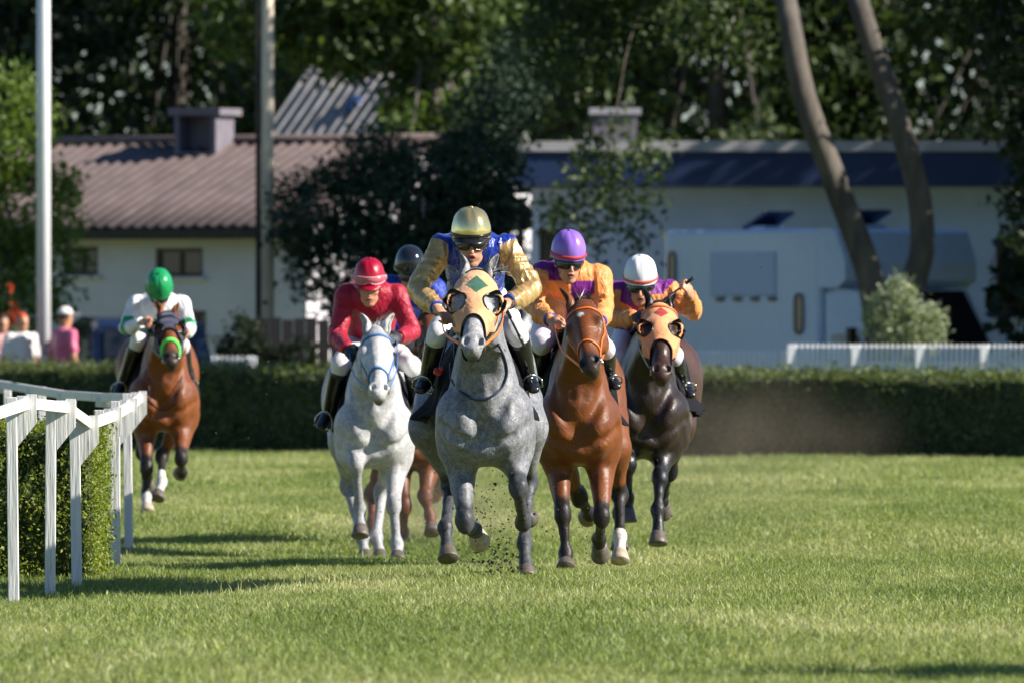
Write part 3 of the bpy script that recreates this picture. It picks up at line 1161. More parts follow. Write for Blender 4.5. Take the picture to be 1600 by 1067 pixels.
def make_jockey(cfg, hz):
    J, root_loc = hz['J'], Vector(hz['pl'].root)
    h = cfg.get('h', .009)
    root = empty('person', root_loc, cfg['label'], 'person', 'jockeys riding in the race')
    hc = J(*cfg['head'])
    pit, yaw, rol = [math.radians(a) for a in cfg.get('hrot', (18, 0, 0))]
    fw = unit(V(math.sin(yaw) * math.cos(pit), -math.cos(yaw) * math.cos(pit), -math.sin(pit)))
    sd = unit(np.cross(fw, V(math.sin(rol), 0, math.cos(rol))))
    if sd[0] < 0: sd = -sd
    up = unit(np.cross(sd, fw))
    if up[2] < 0: up = -up
    HS = cfg.get('headsize', .945)

    def Q(u, f_, p_):
        return hc + (sd * u + fw * f_ + up * p_) * HS
    ax = (sd, fw, up)
    SH = [J(*p) for p in cfg['shoulders']]
    EL = [J(*p) for p in cfg['elbows']]
    HN = [J(*p) for p in cfg['hands']]
    KN = [J(*p) for p in cfg['knees']]
    AN = [J(*p) for p in cfg['ankles']]
    TO = [J(*p) for p in cfg['toes']]
    sm = (SH[0] + SH[1]) / 2
    pel = J(*cfg['pelvis'])
    nkb = sm + V(0, -.03, .02)
    allp = np.array(SH + EL + HN + KN + AN + TO + [pel, hc])
    lo, hi = allp.min(0) - .22, allp.max(0) + .22

    # ---- the body itself: head, neck, trunk, arms with hands, legs (mostly under the clothes)
    F = Field(lo, hi, cfg.get('hb', .0085))
    F.chain([pel, pel * .45 + sm * .55 + V(0, 0, .03), sm], [(.13, .09), (.13, .09), (.13, .075)], .03)
    F.chain([nkb + V(0, .03, -.01), Q(0, -.025, -.06)], [(.060, .062), (.052, .056)], .03)
    F.ell(Q(0, -.012, .035), V(.076, .096, .088) * HS, .02, ax)
    F.chain([Q(0, .028, .01), Q(0, .040, -.055), Q(0, .058, -.100)], [(.066 * HS, .062 * HS), (.057 * HS, .052 * HS), (.030 * HS, .028 * HS)], .02, side=sd)
    F.ell(Q(0, .072, -.106), V(.020, .016, .014) * HS, .012, ax)
    F.ell(Q(0, .080, .034), V(.050, .016, .014) * HS, .012, ax)
    for sg in (-1, 1):
        F.ell(Q(sg * .033, .094, .008), V(.019, .014, .013) * HS, .010, ax, sub=True)
        F.ell(Q(sg * .046, .062, -.022), V(.020, .020, .016) * HS, .014, ax)
        F.ell(Q(sg * .077, -.010, -.008), V(.010, .020, .032) * HS, .005, ax)
        F.chain([Q(sg * .052, .02, -.075), Q(sg * .025, .062, -.106)], [.016 * HS, .013 * HS], .015)
        F.ell(Q(sg * .010, .108, -.034), V(.007, .009, .007) * HS, .005, ax)
    F.chain([Q(0, .088, .016), Q(0, .108, -.016), Q(0, .116, -.030)], [.010 * HS, .011 * HS, .0125 * HS], .008)
    mo = cfg.get('mouth', .004)
    F.ell(Q(0, .084, -.066), V(.026, .013, .017) * HS, .010, ax)
    F.ell(Q(0, .100, -.067), V(.019, .014, mo) * HS, .003, ax, sub=True)
    F.ell(Q(0, .096, -.058 + mo * .6), V(.022, .007, .0055) * HS, .004, ax)
    F.ell(Q(0, .094, -.075 - mo * .6), V(.019, .008, .0062) * HS, .004, ax)
    hands_glove = []
    for i in (0, 1):
        sg = -1 if i == 0 else 1
        fdir = unit(HN[i] - EL[i])
        kd, pn = cfg.get('grip', [(None, None), (None, None)])[i]
        k = unit(V(*kd)) if kd else unit(fdir * .8 + V(-sg * .25, -.5, -.2))
        pn = unit(V(*pn)) if pn else unit(V(-sg * .75, .35, -.55))
        wr = HN[i] - unit(fdir * .6 + k * .4) * .075
        F.chain([SH[i], EL[i], wr], [.048, .040, .026], .02)
        th = 1.0 if np.cross(k, pn)[2] > 0 else -1.0
        if cfg.get('gloves', (None, None))[i]:
            hands_glove.append((HN[i], wr, k, pn, th, cfg['gloves'][i]))
            F.ell(HN[i] - k * .03, V(.02, .02, .02), .01)
        else:
            fist(F, HN[i], wr, k, pn, 1.0, th)
        F.chain([pel + V(sg * .075, 0, -.02), KN[i], AN[i]], [.075, .045, .03], .03)
    p, q = F.mesh('person', 1, .45)
    col = np.tile(V(*cfg.get('skin', SKIN)), (len(p), 1))
    r = p - hc
    lu, lf, lp = r @ sd / HS, r @ fw / HS, r @ up / HS

    def blend(w, c):
        col[:] = col * (1 - w[:, None]) + V(*c) * w[:, None]
    lip = np.sqrt((lu / .024) ** 2 + ((lp + .0665) / (.011 + mo)) ** 2)
    blend(sstep(1.2, .8, lip) * (lf > .085) * .8, (.42, .10, .09))
    blend(sstep(.016, .008, np.hypot(lu / 1.3, (lp + .0665) / max(mo / .006, .6) * 1.0)) * (lf > .07) * (lf < .097) * .9, (.05, .012, .012))
    for sg in (-1, 1):
        blend(sstep(1.2, .7, np.sqrt(((lu - sg * .034) / .021) ** 2 + ((lp - .027) / .006) ** 2)) * (lf > .06) * .8, (.06, .035, .02))
        blend(sstep(1.3, .6, np.sqrt(((lu - sg * .048) / .022) ** 2 + ((lp + .025) / .02) ** 2)) * (lf > .03) * .35, (.62, .25, .17))
    stub = sstep(1.3, .6, np.sqrt((lu / .055) ** 2 + ((lp + .085) / .035) ** 2)) * (lf > .02)
    blend(stub * cfg.get('stubble', .25), (.22, .14, .10))
    blend(((lp > .035) | (lf < -.03)) * (lp > -.055) * (np.abs(lu) < .074) * 1.0, cfg.get('hair', (.02, .014, .01)))
    me = mesh_np('person_body', p, q)
    set_attr(me, 'skin', col)
    link('body', me, M['skin'], root)
    for sg in (-1, 1):
        if cfg.get('goggles') in ('up', None):
            mb = MB()
            mb.ball(Q(sg * .0325, .082, .008), .0125 * HS, nu=12, nv=8)
            e = mb.build('eyeball', M['eye_white'], root)
            mb = MB()
            mb.ball(Q(sg * .0325, .0885, .0075), .0065 * HS, nu=10, nv=6)
            mb.build('iris', M['eye'], e)
    for (hp, wr, k, pn, th, mat) in hands_glove:
        G = Field(np.minimum(hp, wr) - .12, np.maximum(hp, wr) + .12, .006)
        fist(G, hp, wr, k, pn, 1.08, th)
        gp, gq = G.mesh('glove', 1, .4)
        link('glove', mesh_np('glove', gp, gq), mat, root)

    # ---- jacket
    G = Field(lo, hi, h)
    bk = cfg.get('back', .05)
    mid = pel * .5 + sm * .5 + V(0, 0, bk)
    G.chain([pel + V(0, .02, .0), mid, sm * .8 + pel * .2 + V(0, 0, bk * .5), sm + V(0, -.01, .0)],
            [(.155, .115), (.170, .125), (.180, .125), (.140, .085)], .03)
    wsh = np.linalg.norm(SH[1] - SH[0])
    G.ell(sm + V(0, .02, -.05), (wsh * .48, .12, .13), .05)
    G.ell(nkb + V(0, .0, -.005), (.085, .08, .05), .03)
    sl = cfg.get('sleeve', 1.0) * .93
    cuffs = []
    for i in (0, 1):
        G.ell(SH[i] + V(0, .01, -.02), (.072, .08, .078), .04)
        fdir = unit(HN[i] - EL[i])
        wr = HN[i] - fdir * .075
        ml = cfg.get('sleeve_len', (1.0, 1.0))[i]
        ce = EL[i] + (wr - EL[i]) * ml
        um = SH[i] * .5 + EL[i] * .5
        fm_ = EL[i] * .45 + ce * .55
        G.chain([SH[i], um + V(0, 0, -.006), EL[i], fm_ + V(0, 0, -.012), ce - fdir * .015, ce], [.066 * sl, .066 * sl, .060 * sl, .058 * sl, .044 * sl, .036], .03)
        cuffs.append((ce, fdir))
    fo = cfg.get('fold', .0075)
    G.waves(-fo * .45, 26, 9, seed=cfg['head'][0], stretch=(1, 1, .8))
    G.waves(fo * .55, 52, 12, seed=cfg['head'][0] + 3, stretch=(1, .6, .22))
    for i in (0, 1):
        G.arm_folds(SH[i], EL[i], fo * 1.7, .060, cfg['head'][0] + i)
        G.arm_folds(HN[i], EL[i], fo * 1.9, .048, cfg['head'][1] + i)
    # flatter at the seat, cut where the breeches begin
    p, q = G.mesh('jacket', 1, .45)
    sleeve = np.zeros(len(p))
    arm_t = [None, None]
    for i in (0, 1):
        ad = unit(EL[i] - SH[i])
        du, tu = seg_dist(p, SH[i], EL[i])
        dl, tl = seg_dist(p, EL[i], HN[i])
        pr = (p - SH[i]) @ ad
        dt = np.abs((p - sm) @ unit(SH[1] - SH[0])) - wsh * .5
        s_ = ((np.minimum(du, dl) < .125) & (pr > cfg.get('armhole', .0)) & (((du < .115) & (dt > -.03)) | (dl < .10)))
        sleeve = np.maximum(sleeve, s_)
    spine = unit(sm - pel)
    t_sp = (p - pel) @ spine / np.linalg.norm(sm - pel)
    ctx = dict(sleeve=sleeve, lat=p[:, 0] - (sm[0] + (pel[0] - sm[0]) * np.clip(1 - t_sp, 0, 1)), z=p[:, 2] - sm[2], y=p[:, 1] - sm[1], sp=t_sp,
               dl=[seg_dist(p, EL[i], HN[i]) for i in (0, 1)], du=[seg_dist(p, SH[i], EL[i]) for i in (0, 1)], p=p, sm=sm)
    jc = cfg['dye'](ctx)
    if cfg.get('jacket_mats'):   # two cloths: the waistcoat and the sleeves are separate pieces
        sel = sleeve[q].mean(1) > .5
        lf_ = (p[q].mean(1)[:, 0] < sm[0])
        for nm, msk, mat in (('sleeve', sel & lf_, cfg['jacket_mats'][1]), ('sleeve', sel & ~lf_, cfg['jacket_mats'][1]), ('jacket', ~sel, cfg['jacket_mats'][0])):
            qq = q[msk]
            u_, inv = np.unique(qq, return_inverse=True)
            me = mesh_np(nm, p[u_], inv.reshape(-1, 4).astype(np.int32))
            set_attr(me, 'dye', jc[u_])
            link(nm, me, mat, root)
    else:
        me = mesh_np('jacket', p, q)
        set_attr(me, 'dye', jc)
        link('jacket', me, cfg.get('jacket_mat', M['satin']), root)
    for (ce, fd) in cuffs:
        mb = MB()
        a = unit(np.cross(fd, V(0, 0, 1)))
        b = np.cross(fd, a)
        mb.tube([ce + fd * .008 + (a * math.cos(t) + b * math.sin(t)) * .034 for t in np.linspace(0, 6.283, 15)[:-1]], .011, 6, closed=True)
        mb.build('cuff', cfg.get('cuff', M['breeches_plain']), root)

    # ---- breeches and boots
    G = Field(lo, hi, h)
    G.chain([pel + V(-.06, .02, -.03), pel + V(.06, .02, -.03)], [(.12, .13), (.12, .13)], .03, side=(0, 1, 0))
    for i in (0, 1):
        sg = -1 if i == 0 else 1
        hp = pel + V(sg * .085, -.02, -.05)
        kb = KN[i] * .76 + AN[i] * .24
        G.chain([hp, hp * .45 + KN[i] * .55, KN[i], kb], [.105, .084, .063, .050], .03)
    G.waves(.004, 26, 10, seed=4)
    p, q = G.mesh('breeches', 1, .45)
    me = mesh_np('breeches', p, q)
    set_attr(me, 'dye', np.tile(V(*cfg.get('breech_col', (.72, .72, .74))), (len(p), 1)))
    link('breeches', me, M['breeches'], root)
    for i in (0, 1):
        G = Field(np.minimum(np.minimum(KN[i], AN[i]), TO[i]) - .14, np.maximum(np.maximum(KN[i], AN[i]), TO[i]) + .14, h)
        kb = KN[i] * .80 + AN[i] * .20
        dn = unit(AN[i] - KN[i])
        td = unit(TO[i] - AN[i])
        heel = AN[i] + dn * .045 - td * .045
        ball_ = AN[i] + dn * .045 + td * .11
        G.chain([kb, kb * .6 + AN[i] * .4, AN[i]], [(.063, .066), (.057, .062), (.043, .047)], .02)
        G.chain([heel, AN[i] + dn * .030 + td * .03, ball_, ball_ + td * .07], [(.034, .036), (.038, .042), (.044, .030), (.034, .022)], .025)
        p, q = G.mesh('boot', 1, .45)
        bo = link('boot', mesh_np('boot', p, q), cfg.get('boot', M['boot']), root)
        # the stirrup under the ball of the foot belongs to the saddle
        mb = MB()
        c = ball_ + td * .0
        s_ = unit(np.cross(td, dn))
        w_ = [c + dn * .036 - s_ * .058, c + dn * .036 + s_ * .058, c - dn * .03 + s_ * .060, c - dn * .095 + s_ * .022, c - dn * .095 - s_ * .022, c - dn * .03 - s_ * .060]
        mb.tube([w_[-1], w_[0], w_[1], w_[2]], .007, 6)
        mb.tube(spline([w_[2], w_[3], w_[4], w_[5]], 10), .006, 6)
        st = mb.build('stirrup', M['steel'], hz['root'])
        mb = MB()
        sg = -1 if i == 0 else 1
        top = V(hz['X'](.15) + sg * .20, .14, 1.50 + hz['bob'])
        a0 = c - dn * .10
        mb.tube([top, (top * .5 + a0 * .5) + V(sg * .015, 0, 0), a0], [(.014, .003)] * 3, 6, flat=[(0, 1, 0)] * 3)
        mb.build('stirrup_leather', M['dark_leather'], st)

    # ---- helmet: cover, band, peak, goggles, chin strap
    hm = empty('helmet', (0, 0, 0))
    hm.parent = root
    ra, rb, rc, z0 = .110, .136, cfg.get('dome', .150), cfg.get('rim', .062)

    def dome(th, ph, off=0.0):
        """th round the head (0 = front), ph 0 at the rim, 90 at the top"""
        c = math.cos(ph)
        e = .72
        return Q((ra + off) * math.sin(th) * c ** e, -.012 + (rb + off) * math.cos(th) * c ** e, z0 + (rc + off) * math.sin(ph))
    rows = []
    NPH, NTHH = 16, 40
    rg = np.random.default_rng(cfg['head'][1])
    for i in range(NPH + 1):
        ph = math.radians(-12 + 101.5 * i / NPH)
        row = []
        for j in range(NTHH):
            th = 2 * math.pi * j / NTHH
            o = 0
            if cfg.get('seams', True):
                o = -.0035 * math.exp(-(math.sin(th * 2) / .12) ** 2) * sstep(-.1, .4, ph) + .0012 * math.sin(9 * th + 5 * ph + rg.uniform(0, .4))
            row.append(dome(th, ph, o))
        rows.append(row)
    mb = MB()
    vs = [x for r_ in rows for x in r_]
    fs = [(i * NTHH + j, i * NTHH + (j + 1) % NTHH, (i + 1) * NTHH + (j + 1) % NTHH, (i + 1) * NTHH + j) for i in range(NPH) for j in range(NTHH)]
    fs.append(tuple(NPH * NTHH + j for j in range(NTHH)))
    mb.add(vs, fs, True)
    if cfg.get('button', True):
        mb.ball(Q(0, -.012, z0 + rc + .002), (.012, .012, .006))
    mb.build('helmet_cover', cfg['cap'], hm)
    mb = MB()
    ring = [dome(2 * math.pi * j / 48, math.radians(-2), .004) for j in range(48)]
    mb.tube(ring, [(.0095, .0025)] * 48, 6, closed=True, flat=[up] * 48)
    mb.build('helmet_band', cfg.get('band', M['black_plastic']), hm)
    if cfg.get('peak'):
        mb = MB()
        rows = []
        for i in range(5):
            v = i / 4
            rows.append([dome(math.radians(-62 + 124 * j / 20), math.radians(-8 - 3 * v), .004) + (fw * (.040 * math.cos(math.radians(-62 + 124 * j / 20) * 1.4)) - up * .016) * v * HS for j in range(21)])
        vs = [x for r_ in rows for x in r_]
        fs = [(i * 21 + j, i * 21 + j + 1, (i + 1) * 21 + j + 1, (i + 1) * 21 + j) for i in range(4) for j in range(20)]
        mb.add(vs, fs, True)
        o = mb.build('peak', cfg['peak'], hm)
        sm_ = o.modifiers.new('thick', 'SOLIDIFY')
        sm_.thickness = .005
    gg = cfg.get('goggles')
    if gg:
        gz0 = {'on': .004, 'up': .078}[gg]
        rr = {'on': (.088, .112), 'up': (.118, .140)}[gg]
        mb = MB()
        rows = []
        for i in range(7):
            v = i / 6
            row = []
            for j in range(25):
                a = math.radians(-72 + 144 * j / 24)
                notch = .018 * math.exp(-(a / .22) ** 2)
                zl, zh = gz0 - .026 + notch, gz0 + .028
                taper = 1 - .35 * sstep(.7, 1.25, abs(a))
                zc = (zl + zh) / 2
                z = zc + (v - .5) * (zh - zl) * taper
                b_ = .008 * math.sin(math.pi * v)
                row.append(Q((rr[0] + b_) * math.sin(a), (rr[1] + b_) * math.cos(a) - .008, z))
            rows.append(row)
        vs = [x for r_ in rows for x in r_]
        fs = [(i * 25 + j, i * 25 + j + 1, (i + 1) * 25 + j + 1, (i + 1) * 25 + j) for i in range(6) for j in range(24)]
        mb.add(vs, fs, True)
        go = mb.build('goggles', cfg.get('lens', M['goggle']), root)
        sm_ = go.modifiers.new('thick', 'SOLIDIFY')
        sm_.thickness = .006
        mb = MB()
        bd = [rows[0][j] for j in range(25)] + [rows[i][24] for i in range(1, 7)] + [rows[6][j] for j in range(23, -1, -1)] + [rows[i][0] for i in range(5, 0, -1)]
        mb.tube(bd, .0045, 6, closed=True)
        mb.build('goggle_frame', cfg.get('gframe', M['black_plastic']), go)
        mb = MB()
        pts = []
        for j in range(30):
            a = math.radians(70 + 220 * j / 29)
            if gg == 'on':
                pts.append(Q((.088 + .030 * sstep(70, 120, abs(180 - abs(math.degrees(a) - 180)) if False else min(math.degrees(a), 360 - math.degrees(a)))) * math.sin(a), -.010 + .150 * math.cos(a) if math.cos(a) < 0 else -.008 + .112 * math.cos(a), gz0 + .02))
            else:
                pts.append(Q(.120 * math.sin(a), -.012 + .150 * math.cos(a), gz0))
        mb.tube(pts, [(.009, .002)] * len(pts), 6, flat=[up] * len(pts))
        mb.build('goggle_strap', cfg.get('gframe', M['black_plastic']), go)
    mb = MB()
    for sg in (-1, 1):
        mb.tube(spline([Q(sg * .080, .005, .04), Q(sg * .079, .018, -.03), Q(sg * .060, .03, -.085), Q(sg * .02, .052, -.125), Q(0, .056, -.127)], 14), [(.007, .002)] * 14, 6, flat=[fw] * 14)
    mb.build('chin_strap', M['black_plastic'], hm)
    # ---- reins from the bit to the hands (they belong to the bridle of the horse)
    for i in (0, 1):
        if cfg.get('reins', (True, True))[i]:
            mb = MB()
            b, e = hz['bits'][i], HN[i]
            k = e * .55 + b * .45 + V((-1 if i == 0 else 1) * .03, 0, -.035)
            pts = spline([b, k, e, e + unit(e - k) * .03], 14)
            mb.tube(pts, [(.010, .003)] * 14, 6, flat=[(0, 0, 1)] * 14)
            mb.build('rein', cfg.get('rein', M['dark_leather']), hz['root'])
    return dict(root=root, HN=HN, Q=Q, SH=SH, EL=EL)


M['eye_white'] = plain("eye_white", (.6, .55, .5), .15)
M['breeches_plain'] = plain("white_cuff_cloth", (.75, .75, .75), .7)
# ================================================================== the six horses and riders
def emblem_mat(name, base, mark, center, half, wear=.5):
    """blinker hood cloth with a sewn-on diamond; headpos = (across, along the face, outward) in metres"""
    t = NT(name)
    a = t.n("ShaderNodeAttribute")
    a.attribute_name = "headpos"
    s = t.n("ShaderNodeSeparateXYZ")
    t.l(a.outputs["Vector"], s.inputs[0])
    u = t.math('DIVIDE', t.math('ABSOLUTE', t.math('SUBTRACT', s.outputs[0], center[0])), half[0])
    v = t.math('DIVIDE', t.math('ABSOLUTE', t.math('SUBTRACT', s.outputs[1], center[1])), half[1])
    d = t.math('ADD', u, v)
    inside = t.math('LESS_THAN', d, 1.0)
    front = t.math('GREATER_THAN', s.outputs[2], -.09)
    inside = t.math('MULTIPLY', inside, front)
    c = t.mix(wear, base, t.ramp(t.noise(11, 4), [(.3, (.78, .66, .58)), (.65, (1.15, 1.15, 1.15))]), 'MULTIPLY')
    col = t.mix(inside, c, mark)
    t.set(Base_Color=col, Roughness=.75, Sheen_Weight=.2)
    t.bump(t.noise(17, 4, .55, dist=1.0), .6, .015)
    return t.m


def flat_dye(c):
    def fn(x):
        return np.tile(V(*c), (len(x['p']), 1))
    return fn


M['hood_peach'] = emblem_mat("peach_hood", (.72, .37, .18), (.012, .10, .055), (.004, .125), (.050, .082))
M['hood_orange'] = emblem_mat("orange_hood", (.74, .31, .13), (.38, .02, .015), (.004, .085), (.040, .055))
M['hood_navy'] = emblem_mat("navy_hood", (.020, .022, .06), (.020, .022, .06), (0, 2.), (.02, .02))
M['hood_yellow'] = emblem_mat("yellow_hood", (.70, .42, .02), (.70, .42, .02), (0, 2.), (.02, .02))
M['cap_gold'] = plain("gold_satin_cap", (.88, .70, .32), .17, .85, var=.06)
M['cap_red'] = plain("red_satin_cap", (.36, .004, .026), .32, .1, var=.05)
M['cap_black'] = plain("black_glossy_cap", (.012, .014, .022), .12, spec=.7)
M['cap_purple'] = plain("purple_satin_cap", (.27, .14, .56), .3, .05, var=.05)
M['cap_white'] = plain("white_satin_cap", (.78, .78, .82), .4, var=.03)
M['cap_green'] = plain("green_satin_cap", (.01, .27, .09), .3, .05, var=.05)
M['band_red'] = plain("red_band", (.55, .04, .05), .5)
M['band_orange'] = plain("orange_red_band", (.70, .10, .06), .5)
M['cuff_blue'] = plain("blue_cuff", (.01, .05, .42), .6, bump=.5, scale=40)
M['cuff_orange'] = plain("orange_cuff", (.75, .25, .07), .55)
M['cuff_red'] = plain("red_cuff", (.42, .004, .025), .5)
M['glove_black'] = plain("black_glove", (.010, .012, .022), .6)
M['pink_lens'] = plain("pink_goggle_lens", (.45, .10, .13), .1, spec=.8)
M['pink_frame'] = plain("pale_pink_goggle_frame", (.75, .35, .38), .3)
M['vest_blue'] = cloth_mat("wet_blue_waistcoat", .16, .15, .1, fold=.55, spec=.8)

def dye_gold(x):
    c = np.tile(V(.004, .028, .30), (len(x['p']), 1))
    c[x['sleeve'] > .5] = V(.60, .38, .15)
    return c


def dye_checks(x):
    """orange with quartered purple panels on the trunk"""
    c = np.tile(V(.78, .29, .085), (len(x['p']), 1))
    pur = V(.17, .012, .22)
    t = x['sleeve'] < .5
    a = x['lat']
    up_ = x['z'] > -.045
    c[t & (a < -.035) & up_ & (x['y'] < .5)] = pur
    c[t & (a > .0) & ~up_] = pur
    return c


def dye_checks2(x):
    c = np.tile(V(.78, .29, .085), (len(x['p']), 1))
    pur = V(.17, .012, .22)
    t = x['sleeve'] < .5
    c[t & (x['lat'] < -.02)] = pur
    c[t & (x['lat'] > .05) & (x['z'] > -.02)] = pur
    return c


def dye_green(x):
    c = np.tile(V(.76, .76, .80), (len(x['p']), 1))
    g = V(.01, .30, .11)
    for i in (0, 1):
        d, t = x['dl'][i]
        c[(d < .085) & (t > .05) & (t < .24)] = g
    c[(x['sleeve'] < .5) & (x['z'] < -.12) & (x['z'] > -.165)] = g
    return c


def dye_black_rider(x):
    c = np.tile(V(.008, .04, .36), (len(x['p']), 1))
    return c


BAY = (.165, .048, .011)
BLACKP = (.014, .010, .010)
HS_ = []

# ---- 1 dapple grey in front
grey = make_horse(dict(
    cx=748, base=907, s=283, h=.0115, chestx=757, hipx=748, wide=.95, neckw=.98,
    poll=(744, 427, -.92), muzzle=(738, 541, -1.17), headw=1.32, ears=[(717, 397, -.80), (781, 398, -.80)],
    forelock=True, fl_x=.05, fl_side=.9, label='dapple grey horse in a peach hood with a green diamond, leading the race', coat=(.20, .205, .225), mat='coat_grey', hair='hair_grey',
    points=(.035, .037, .045), points_k=.9, points_up=.28, muzzlecol=(.06, .06, .068), earcol=(.26, .26, .27), facecol=(.36, .36, .38), headscale=1.0,
    socks={'FL': (.03, (.06, .06, .07))}, hoofs={'FL': 'hoof_pale'},
    legs=dict(FL=[(726, 814, -.50), (740, 826, -.26), (750, 838, -.12)],
              FR=[(810, 762, -.48), (817, 817, -.22), (826, 800, -.06)],
              HL=[(704, 757, .98), (696, 824, .62), (701, 877, .50), (668, 668, .78)],
              HR=[(826, 752, 1.06), (819, 848, .74), (823, 907, .60), (826, 668, .80)]),
    tack=dict(web='orange_web', w=.014, browband=False, noseband=False, loop=[(708, 535), (703, 565), (706, 595), (722, 614), (745, 624), (768, 619), (785, 603), (792, 580), (787, 556), (779, 538)], loop_r=.0075),
    hood=dict(mat=M['hood_peach'], t1=.47, arch=.10, bulge=.028, eye=(.074, .25), er=(.040, .060)),
    cloth=dict(y=(-.05, .55), len=(.30, .26), flare=(.20, .10)),
))
make_jockey(dict(
    label='jockey in gold cap, gold sleeves and shiny blue waistcoat, crouched on the leading grey', h=.0075, hb=.0072,
    head=(736, 381, -.20), hrot=(9, 2, 0), mouth=.010, stubble=.3, headsize=1.0, dome=.138,
    shoulders=[(691, 384, .0), (790, 385, .0)], elbows=[(652, 452, -.10), (832, 452, -.08)], hands=[(690, 488, -.42), (787, 476, -.40)],
    pelvis=(744, 462, .46), knees=[(684, 523, -.10), (808, 520, -.10)], ankles=[(668, 588, .26), (824, 585, .24)], toes=[(658, 604, .08), (833, 603, .06)],
    dye=dye_gold, jacket_mats=(M['vest_blue'], M['gold_satin']), cap=M['cap_gold'], band=M['black_plastic'], peak=M['black_plastic'], goggles='on',
    cuff=M['cuff_blue'], fold=.010, sleeve=1.08, grip=[((.55, -.6, -.45), (-.2, .3, -.8)), ((-.35, -.75, -.3), (-.3, .35, -.8))], rein=M['orange_web'],
), grey)
HS_.append(grey)

# ---- 2 bay beside the grey
bay = make_horse(dict(
    cx=905, base=893, s=260, h=.013, chestx=903, hipx=894, wide=.90, headscale=.98, twist=.30, headw=1.15,
    poll=(905, 474, -.90), muzzle=(921, 570, -1.20), ears=[(873, 452, -.80), (917, 463, -.75)],
    label='glossy bay horse in orange bridle with a small white star, just behind the grey', coat=BAY, mat='coat_bay', hair='hair_dark',
    points=BLACKP, points_up=.25, muzzlecol=(.03, .022, .02), star=(.0, .15, .018, .026),
    legs=dict(FL=[(879, 802, -.52), (884, 865, -.55), (884, 893, -.66)],
              FR=[(940, 808, -.55), (936, 842, -.18), (938, 858, -.10)],
              HL=[(905, 775, 1.0), (921, 803, 1.2), (918, 800, 1.33), (870, 700, .78)],
              HR=[(968, 770, 1.0), (968, 838, .75), (969, 880, .66), (958, 700, .78)]),
    socks={'HR': (.10, (.6, .55, .5))}, hoofs={'HR': 'hoof_pale'},
    tack=dict(web='orange_web', w=.018),
    cloth=dict(y=(-.02, .6), len=(.22, .27), flare=(.06, .11)),
))
make_jockey(dict(
    label='jockey in purple cap and orange silks with purple panels, riding the bay beside the grey', h=.009,
    head=(888, 410, -.18), hrot=(14, 12, -.08), mouth=.007, stubble=.15,
    shoulders=[(848, 426, .0), (936, 430, .02)], elbows=[(832, 476, -.04), (944, 478, .0)], hands=[(866, 505, -.36), (936, 508, -.30)],
    pelvis=(880, 498, .46), knees=[(846, 535, -.06), (945, 545, -.08)], ankles=[(842, 590, .26), (950, 585, .24)], toes=[(836, 604, .1), (963, 600, .06)],
    dye=dye_checks, cap=M['cap_purple'], band=M['band_red'], goggles='on', cuff=M['cuff_blue'], sleeve=1.12, fold=.009,
    rein=M['orange_web'], dome=.142, breech_col=(.66, .62, .74),
), bay)
HS_.append(bay)

# ---- 3 dark horse on the right
dark = make_horse(dict(
    cx=1020, base=872, s=250, h=.013, chestx=1012, hipx=1019, wide=.91, headscale=.98, headw=1.2,
    poll=(1031, 478, -.90), muzzle=(1034, 583, -1.18), ears=[(1003, 452, -.80), (1058, 458, -.80)],
    label='dark brown horse in an orange hood with a red diamond', coat=(.026, .015, .013), hindcoat=(.060, .024, .014), mat='coat_dark', hair='hair_dark',
    points=(.008, .008, .012), points_up=.8, muzzlecol=(.012, .010, .010), facecol=(.05, .022, .014),
    legs=dict(FL=[(981, 724, -.60), (980, 778, -.48), (981, 816, -.50)],
              FR=[(1031, 745, -.55), (1028, 796, -.62), (1028, 852, -.70)],
              HL=[(975, 745, 1.1), (968, 800, .9), (968, 860, .8), (975, 680, .85)],
              HR=[(1046, 735, 1.05), (1035, 770, 1.25), (1036, 795, 1.45), (1060, 665, .85)]),
    tack=dict(web='orange_web', w=.016, noseband=False, brow_t=.02), hood=dict(mat=M['hood_orange'], t1=.42, arch=.09),
    cloth=dict(y=(-.02, .6), len=(.22, .27), flare=(.06, .15)),
))
wj = make_jockey(dict(
    label='jockey in white cap with orange and purple silks, raising a whip on the dark horse', h=.009,
    head=(1001, 447, -.20), hrot=(16, -3, .05), mouth=.006,
    shoulders=[(962, 455, .0), (1045, 455, .0)], elbows=[(958, 497, -.02), (1084, 486, -.05)], hands=[(998, 496, -.36), (1076, 455, -.30)],
    pelvis=(1002, 520, .46), knees=[(968, 560, -.08), (1052, 555, -.08)], ankles=[(962, 612, .26), (1064, 598, .22)], toes=[(960, 630, .1), (1080, 613, .04)],
    dye=dye_checks2, cap=M['cap_white'], band=M['band_orange'], goggles='on', cuff=M['cuff_orange'], sleeve=1.10, fold=.009,
    gloves=(M['glove_black'], None), grip=[(None, None), ((-.25, -.55, .6), (-.5, .5, -.2))], reins=(True, False), rein=M['dark_leather'], dome=.142, breech_col=(.66, .62, .72),
), dark)
HS_.append(dark)

